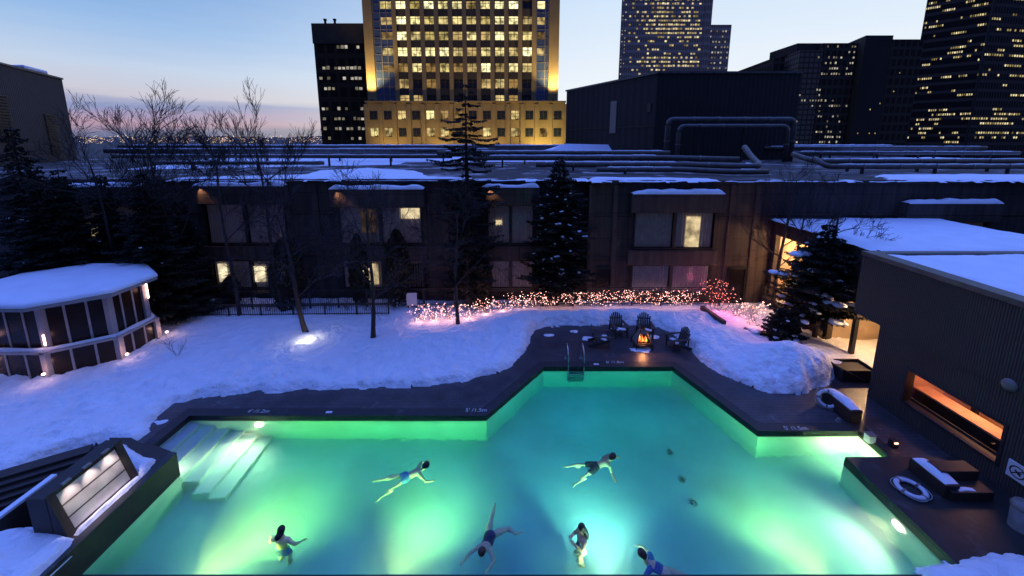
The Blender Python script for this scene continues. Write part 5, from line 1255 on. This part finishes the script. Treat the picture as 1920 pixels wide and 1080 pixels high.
MB().quad(cor(3, .74), cor(0, .74), cor(0, hh), cor(3, hh)).build('front_hood', M_grey, fp)
m_ = MB().quad(cor(3, .24), cor(0, .24), cor(0, .30), cor(3, .30)).build('front_sill', M_iron, fp)
MB().tube([(q.x, q.y, hh - .02), (q.x, q.y, hh + .22)], [.13, .10], 12).build('chimney', M_iron, fp)
for dx, dy, a in ((-.1, 0, .3), (.1, .05, -.4), (0, -.1, 0)): MB().tube([(q.x + dx - .18 * cos(a), q.y + dy - .18 * sin(a), .28), (q.x + dx + .18 * cos(a), q.y + dy + .18 * sin(a), .30)], .045, 8).build('fire_log', M_bark, fp)
M_fl1 = emis('flame_orange', (1, .13, .02), 1.6); M_fl2 = emis('flame_core', (1, .42, .10), 2.2)
rr = random.Random(5)
for i in range(9):
    x = q.x - .2 + .05 * i; y = q.y - .12 + rr.uniform(-.06, .08); h_ = rr.uniform(.2, .46) * (1 - abs(i - 4) * .09); ph_ = rr.uniform(0, 6)
    pts2 = [(x + .03 * sin(ph_ + s_ * 3) * s_, y, .30 + h_ * s_) for s_ in (0, .2, .45, .7, .88, 1)]
    MB().tube(pts2, [.03, .05, .042, .026, .012, .002], 6).build('flame', M_fl2 if i % 3 == 1 else M_fl1, fp, smooth=True)
light('fire_light', 'POINT', (q.x, q.y - .2, .5), 60, (1, .38, .14), fp, .12)
# ladder
la = P(1060, 668, .03); lb_ = P(1088, 668, .03); xa_, xb_ = la.x, lb_.x
ld = thing('pool_ladder', 'steel pool ladder with tall curved handrails at the end wall', 'ladder', ((xa_ + xb_) / 2, 15.9, 0))
for x in (xa_, xb_):
    MB().tube([(x, 16.62, .0), (x, 16.62, .35), (x, 16.60, .62), (x, 16.52, .82), (x, 16.38, .93), (x, 16.2, .93), (x, 16.0, .86), (x, 15.84, .70), (x, 15.76, .45), (x, 15.74, 0), (x, 15.74, -1.0)], .026, 10).build('handrail', M_steel, ld, smooth=True)
    MB().lathe((x, 16.62, -.02), [(0, .06), (.07, .055), (.085, .03), (.085, 0)], 14).build('flange', M_steel, ld)
for k in range(4): MB().box((xa_ + .02, 15.66, -.30 - .22 * k), (xb_ - .02, 15.80, -.27 - .22 * k)).box((xa_, 15.65, -.33 - .22 * k), (xb_, 15.66, -.25 - .22 * k)).build('tread', M_steel, ld)
for (u, v), lab in zip(((1240, 849), (1252, 882), (1277, 932), (1296, 974)), ('farthest', 'second farthest', 'second nearest', 'nearest')):
    q = P(u, v, floor_z(0, 0)); q = P(u, v, floor_z(q.x, q.y) + .005)
    dr = thing('floor_drain', f'dark round drain in the pool floor, {lab} of the four in a line', 'drain', q, 'pool floor drains')
    MB().lathe(q, [(0, .03), (.07, .03), (.09, 0)], 16).build('cover', M_iron, dr)
    m_ = MB()
    for a in range(8): m_.bar(q + Vector((.09 * cos(a * pi / 4), .09 * sin(a * pi / 4), .02)), q + Vector((.15 * cos(a * pi / 4), .15 * sin(a * pi / 4), .01)), .03, .015)
    m_.build('grate', M_iron, dr)

# ------------------------------------------------------------------ people
def skin_mesh(nodes, edges, lat=None):
    """tapering limbs and rounded joints, later grown together"""
    mb = MB()
    for n, (p, r) in nodes.items():
        if hasattr(r, '__len__'): rx, ry = r
        else: rx = ry = r
        if lat is not None and rx != ry:
            m_ = MB().sphere((0, 0, 0), (1, 1, 1), 14, 8); ax, la = lat; th = ax.cross(la).normalized()
            mb.add([p + la * (v[0] * rx) + th * (v[1] * ry) + ax * (v[2] * max(rx, ry) * .8) for v in m_.v], m_.f)
        else: mb.sphere(p, min(rx, ry) if lat is None else rx, 12, 8)
    for a, b in edges:
        pa, ra = nodes[a]; pb, rb = nodes[b]; ra = min(ra) if hasattr(ra, '__len__') else ra; rb = min(rb) if hasattr(rb, '__len__') else rb
        if (pa - pb).length > 1e-3: mb.tube([pa, pb], [ra, rb], 12)
    for a, b in (('pelvis', 'waist'), ('waist', 'chest'), ('pelvis', 'w2')):
        if a in nodes and b in nodes and (a, b) in edges and lat is not None:
            pa, (ax_, ay_) = nodes[a]; pb, (bx_, by_) = nodes[b]; ax, la = lat
            for i in range(1, 4):
                s_ = i / 4; rx, ry = ax_ + (bx_ - ax_) * s_, ay_ + (by_ - ay_) * s_; th = ax.cross(la).normalized(); m_ = MB().sphere((0, 0, 0), (1, 1, 1), 14, 8)
                mb.add([pa.lerp(pb, s_) + la * (v[0] * rx) + th * (v[1] * ry) + ax * (v[2] * rx * .7) for v in m_.v], m_.f)
    return mb.v, mb.f
def fused(name, mbs, vox, m, parent):
    """all pieces grown together into one continuous surface"""
    mb = MB()
    for vs, fs in mbs: mb.add(vs, fs)
    me = bpy.data.meshes.new(name); me.from_pydata(mb.v, [], mb.f)
    o = bpy.data.objects.new(name, me); COL.objects.link(o)
    r = o.modifiers.new('r', 'REMESH'); r.mode = 'VOXEL'; r.voxel_size = vox; r.use_smooth_shade = True
    sm_ = o.modifiers.new('k', 'SMOOTH'); sm_.iterations = 3; sm_.factor = .5
    dg = bpy.context.evaluated_depsgraph_get(); dg.update(); ev = o.evaluated_get(dg); me2 = bpy.data.meshes.new_from_object(ev)
    o.modifiers.clear(); o.data = me2; me2.materials.clear(); me2.materials.append(m); me2.polygons.foreach_set('use_smooth', [True] * len(me2.polygons))
    o.parent = parent; return o
M_skin = mat('skin_pale', (.80, .62, .40), .55, .08, 8); M_skin2 = mat('skin_tan', (.68, .42, .22), .55, .08, 8)
M_hairD = mat('hair_dark', (.010, .008, .008), .5, .3, 30); M_hairB = mat('hair_brown', (.05, .025, .015), .6, .3, 30)
M_navy = mat('swimsuit_navy', (.03, .03, .09), .7); M_blk = mat('swim_shorts_black', (.012, .012, .014), .8); M_cyan = mat('swim_trunks_blue', (.12, .30, .62), .7); M_blu = mat('swim_top_blue', (.06, .15, .45), .7)
def person(label, J, loc, rotz, skin, hair, suit, suitkind, hairlen=.0, head_dir=(1, 0, 0), pitch_=0, face_up=(0, 0, 1)):
    """J: joints in metres; body laid out in its own frame, then turned"""
    t_ = thing('person', label, 'person', (0, 0, 0)); V = {k: Vector(v) for k, v in J.items()}
    nd = {'pelvis': (V['pelvis'], (.15, .105)), 'waist': (V['pelvis'].lerp(V['chest'], .5), (.125, .09)), 'chest': (V['chest'], (.155, .105)), 'neck0': (V['neck'], (.06, .055)), 'neck1': (V['neck'].lerp(V['head'], .5), (.052, .05))}
    nd = {k_: (v_[0], (v_[1][0] * 1.08, v_[1][1] * 1.15)) for k_, v_ in nd.items()}
    ed = [('pelvis', 'waist'), ('waist', 'chest'), ('chest', 'neck0'), ('neck0', 'neck1')]; ex = []
    for s_ in 'LR':
        nd['sh' + s_] = (V['sh' + s_], 0.068); nd['el' + s_] = (V['el' + s_], 0.048); nd['wr' + s_] = (V['wr' + s_], 0.031)
        nd['ua' + s_] = (V['sh' + s_].lerp(V['el' + s_], .45), 0.057); nd['fa' + s_] = (V['el' + s_].lerp(V['wr' + s_], .3), 0.047)
        nd['hp' + s_] = (V['hp' + s_], 0.108); nd['th' + s_] = (V['hp' + s_].lerp(V['kn' + s_], .4), 0.095); nd['kn' + s_] = (V['kn' + s_], 0.064); nd['cf' + s_] = (V['kn' + s_].lerp(V['an' + s_], .3), 0.064); nd['an' + s_] = (V['an' + s_], 0.041)
        fd = (V['to' + s_] - V['an' + s_]); nd['to' + s_] = (V['an' + s_] + fd.normalized() * .19, (.040, .02)); nd['bf' + s_] = (V['an' + s_] + fd.normalized() * .10, (.042, .03))
        ed += [('chest', 'sh' + s_), ('sh' + s_, 'ua' + s_), ('ua' + s_, 'el' + s_), ('el' + s_, 'fa' + s_), ('fa' + s_, 'wr' + s_), ('pelvis', 'hp' + s_), ('hp' + s_, 'th' + s_), ('th' + s_, 'kn' + s_), ('kn' + s_, 'cf' + s_), ('cf' + s_, 'an' + s_), ('an' + s_, 'bf' + s_), ('bf' + s_, 'to' + s_)]
    ax_ = (V['chest'] - V['pelvis']).normalized(); la_ = (V['shL'] - V['shR']).normalized(); la_ = (la_ - ax_ * la_.dot(ax_)).normalized(); lat = (ax_, la_)
    pieces = [skin_mesh(nd, ed, lat)]
    # hands: flattened palm, four fingers of different length, thumb from the side
    for s_, sg_ in (('L', 1), ('R', -1)):
        w, e = V['wr' + s_], V['el' + s_]; d = (w - e).normalized(); sd_ = d.cross(Vector((0, 0, 1)))
        sd_ = sd_.normalized() if sd_.length > .2 else Vector((0, 1, 0)); sd_ *= sg_; nrm = d.cross(sd_).normalized() * -sg_
        pm = MB(); pm.bar(w - d * .02, w + d * .085, .078, .028, up=nrm); pieces.append((pm.v, pm.f))
        for k, (off, ln_) in enumerate(((-.029, .072), (-.0095, .080), (.0105, .075), (.029, .058))):
            b0 = w + d * .078 + sd_ * off; fm = MB(); fm.tube([b0, b0 + d * ln_ * .5 + nrm * -.004 + sd_ * off * .2, b0 + d * ln_ + nrm * -.018 + sd_ * off * .35], [.0095, .0088, .007], 6); pieces.append((fm.v, fm.f))
        fm = MB(); b0 = w + d * .02 - sd_ * .034; fm.tube([b0, b0 + d * .03 - sd_ * .026, b0 + d * .062 - sd_ * .036], [.012, .0105, .008], 6); pieces.append((fm.v, fm.f))
    # head with jaw, nose and ears
    hd = Vector(head_dir).normalized(); upv = (V['head'] - V['neck']).normalized(); sdv = upv.cross(hd).normalized(); hd = sdv.cross(upv).normalized(); c = V['head'] + upv * .05
    M3 = Matrix((hd, sdv, upv)).transposed()
    def hs(cx_, cy_, cz_, rx_, ry_, rz_, seg=14, rin=10):
        m_ = MB().sphere((0, 0, 0), (rx_, ry_, rz_), seg, rin); return [c + M3 @ (Vector(v) + Vector((cx_, cy_, cz_))) for v in m_.v], m_.f
    pieces += [hs(0, 0, .02, .098, .078, .105), hs(.028, 0, -.05, .062, .055, .062), hs(.103, 0, -.012, .018, .012, .022, 8, 6), hs(-.005, .079, -.01, .016, .010, .028, 8, 6), hs(-.005, -.079, -.01, .016, .010, .028, 8, 6), hs(.085, 0, -.055, .012, .024, .008, 8, 6)]
    body = fused('body', pieces, .011, skin, t_)
    hm_ = []
    hm_.append(hs(-.022, 0, .042, .112, .102, .115)); hm_.append(hs(-.055, 0, -.01, .085, .100, .11))
    if hairlen:
        m_ = MB(); p0 = c + M3 @ Vector((-.07, 0, .0)); dirn = (V['pelvis'] - V['chest']).normalized(); back_ = -(M3 @ Vector((1, 0, 0))); zup = Vector((0, 0, 1))
        m_.tube([p0, p0 + dirn * hairlen * .4 + back_ * .06, p0 + dirn * hairlen * .75 + back_ * .09 + sdv * .04, p0 + dirn * hairlen + back_ * .09 + sdv * .09], [.07, .085, .075, .03], 9); hm_.append((m_.v, m_.f))
    fused('hair', hm_, .012, hair, t_)
    for sg_ in (-1, 1):
        vs, fs = hs(.088, .030 * sg_, .008, .010, .012, .008, 8, 6); MB().add(vs, fs).build('eye', M_hairD, t_)
    # clothing
    cl_ = []
    def grow(n, k): r = nd[n][1]; r = r if hasattr(r, '__len__') else (r, r); return (nd[n][0], (r[0] * k + .012, r[1] * k + .012))
    if suitkind in ('shorts', 'trunks'):
        q_ = {'pelvis': grow('pelvis', 1.03), 'w2': (V['pelvis'].lerp(V['chest'], .22), (.150, .108))}; e_ = [('pelvis', 'w2')]
        for s_ in 'LR': q_['hp' + s_] = grow('hp' + s_, 1.06); q_['th' + s_] = (V['hp' + s_].lerp(V['kn' + s_], .55 if suitkind == 'shorts' else .3), .100); e_ += [('pelvis', 'hp' + s_), ('hp' + s_, 'th' + s_)]
        cl_.append(skin_mesh(q_, e_, lat))
    else:
        q_ = {'pelvis': grow('pelvis', 1.02), 'waist': grow('waist', 1.02), 'chest': (V['pelvis'].lerp(V['chest'], .92), (.165, .115))}; e_ = [('pelvis', 'waist'), ('waist', 'chest')]
        for s_ in 'LR': q_['hp' + s_] = (V['hp' + s_].lerp(V['pelvis'], .2), .104); e_ += [('pelvis', 'hp' + s_)]
        if suitkind == 'top':
            q_ = {'waist': grow('waist', 1.04), 'chest': (V['chest'], (.17, .118))}; e_ = [('waist', 'chest')]
            for s_ in 'LR': q_['sh' + s_] = grow('sh' + s_, 1.0); q_['ua' + s_] = grow('ua' + s_, 1.0); e_ += [('chest', 'sh' + s_), ('sh' + s_, 'ua' + s_)]
        cl_.append(skin_mesh(q_, e_, lat))
    fused({'shorts': 'swim_shorts', 'trunks': 'swim_trunks', 'suit': 'swimsuit', 'top': 'swim_top'}[suitkind], cl_, .014, suit, t_)
    t_.location = loc; t_.rotation_euler = (0, pitch_, rotz); t_.scale = (.95, 1.0, 1.0); return t_
def prone(headz=.10, arms='breast', legs='frog'):
    J = dict(pelvis=(0, 0, -.08), chest=(.36, 0, -.04), neck=(.55, 0, 0), head=(.65, 0, headz), shL=(.44, .17, -.04), shR=(.44, -.17, -.04), hpL=(-.06, .09, -.10), hpR=(-.06, -.09, -.10))
    if arms == 'breast': J.update(elL=(.56, .40, -.14), wrL=(.80, .42, -.20), elR=(.56, -.40, -.14), wrR=(.80, -.42, -.20))
    elif arms == 'crawl': J.update(elL=(.72, .22, .02), wrL=(.95, .14, -.10), elR=(.44, -.36, -.20), wrR=(.40, -.60, -.16))
    elif arms == 'arc': J.update(elL=(.66, .34, -.10), wrL=(.90, .24, -.12), elR=(.64, -.36, -.10), wrR=(.88, -.44, -.12))
    if legs == 'frog': J.update(knL=(-.36, .40, -.12), anL=(-.30, .66, -.16), toL=(-.40, .78, -.16), knR=(-.48, -.16, -.14), anR=(-.86, -.20, -.14), toR=(-1.0, -.22, -.16))
    elif legs == 'kick': J.update(knL=(-.48, .17, -.10), anL=(-.90, .22, -.06), toL=(-1.05, .24, -.06), knR=(-.46, -.20, -.16), anR=(-.86, -.32, -.28), toR=(-1.0, -.36, -.30))
    return J
def stand(arms='out'):
    J = dict(pelvis=(0, 0, -.28), chest=(.01, 0, .10), neck=(.02, 0, .28), head=(.03, 0, .38), shL=(.0, .18, .20), shR=(.0, -.18, .20), hpL=(0, .09, -.32), hpR=(0, -.09, -.32), knL=(.12, .12, -.66), anL=(-.02, .13, -.98), toL=(.1, .13, -1.0), knR=(.10, -.12, -.66), anR=(-.04, -.13, -.98), toR=(.1, -.13, -1.0))
    if arms == 'out': J.update(elL=(.02, .36, .0), wrL=(.22, .48, -.12), elR=(.02, -.34, .0), wrR=(.2, -.46, -.12))
    else: J.update(elL=(.12, .24, -.02), wrL=(.30, .12, .16), elR=(.10, -.26, -.02), wrR=(.28, -.10, .14))
    return J
ZS = ZW - .10
def at(u, v): q = P(u, v, ZW); return Vector((q.x, q.y, ZS))
person('swimmer with dark hair gliding toward the right beside the back wall', prone(.10, 'breast', 'kick'), at(762, 888), radians(24), M_skin, M_hairD, M_cyan, 'trunks', 0, (1, 0, -.1))
person('swimmer in black shorts doing the crawl toward the right', prone(.12, 'crawl', 'kick'), at(1117, 868), radians(16), M_skin2, M_hairB, M_blk, 'shorts', 0, (1, -.1, 0))
person('swimmer in a navy suit kicking, head and arms toward us', prone(.12, 'arc', 'frog'), at(920, 996), radians(-108), M_skin, M_hairB, M_navy, 'suit', 0, (1, 0, 0))
person('woman in a navy suit with long black hair, hands at her chin', stand('chin'), at(1091, 1010), radians(195), M_skin2, M_hairD, M_navy, 'suit', .34, (1, .1, 0))
person('dark-haired bather seen from behind in blue trunks', stand('out'), at(529, 1016), radians(85), M_skin, M_hairD, M_cyan, 'trunks', .12, (1, 0, 0))
person('brown-haired swimmer in a blue top at the bottom of the picture', prone(.14, 'breast', 'kick'), at(1252, 1068), radians(152), M_skin, M_hairB, M_blu, 'top', 0, (1, 0, -.2))
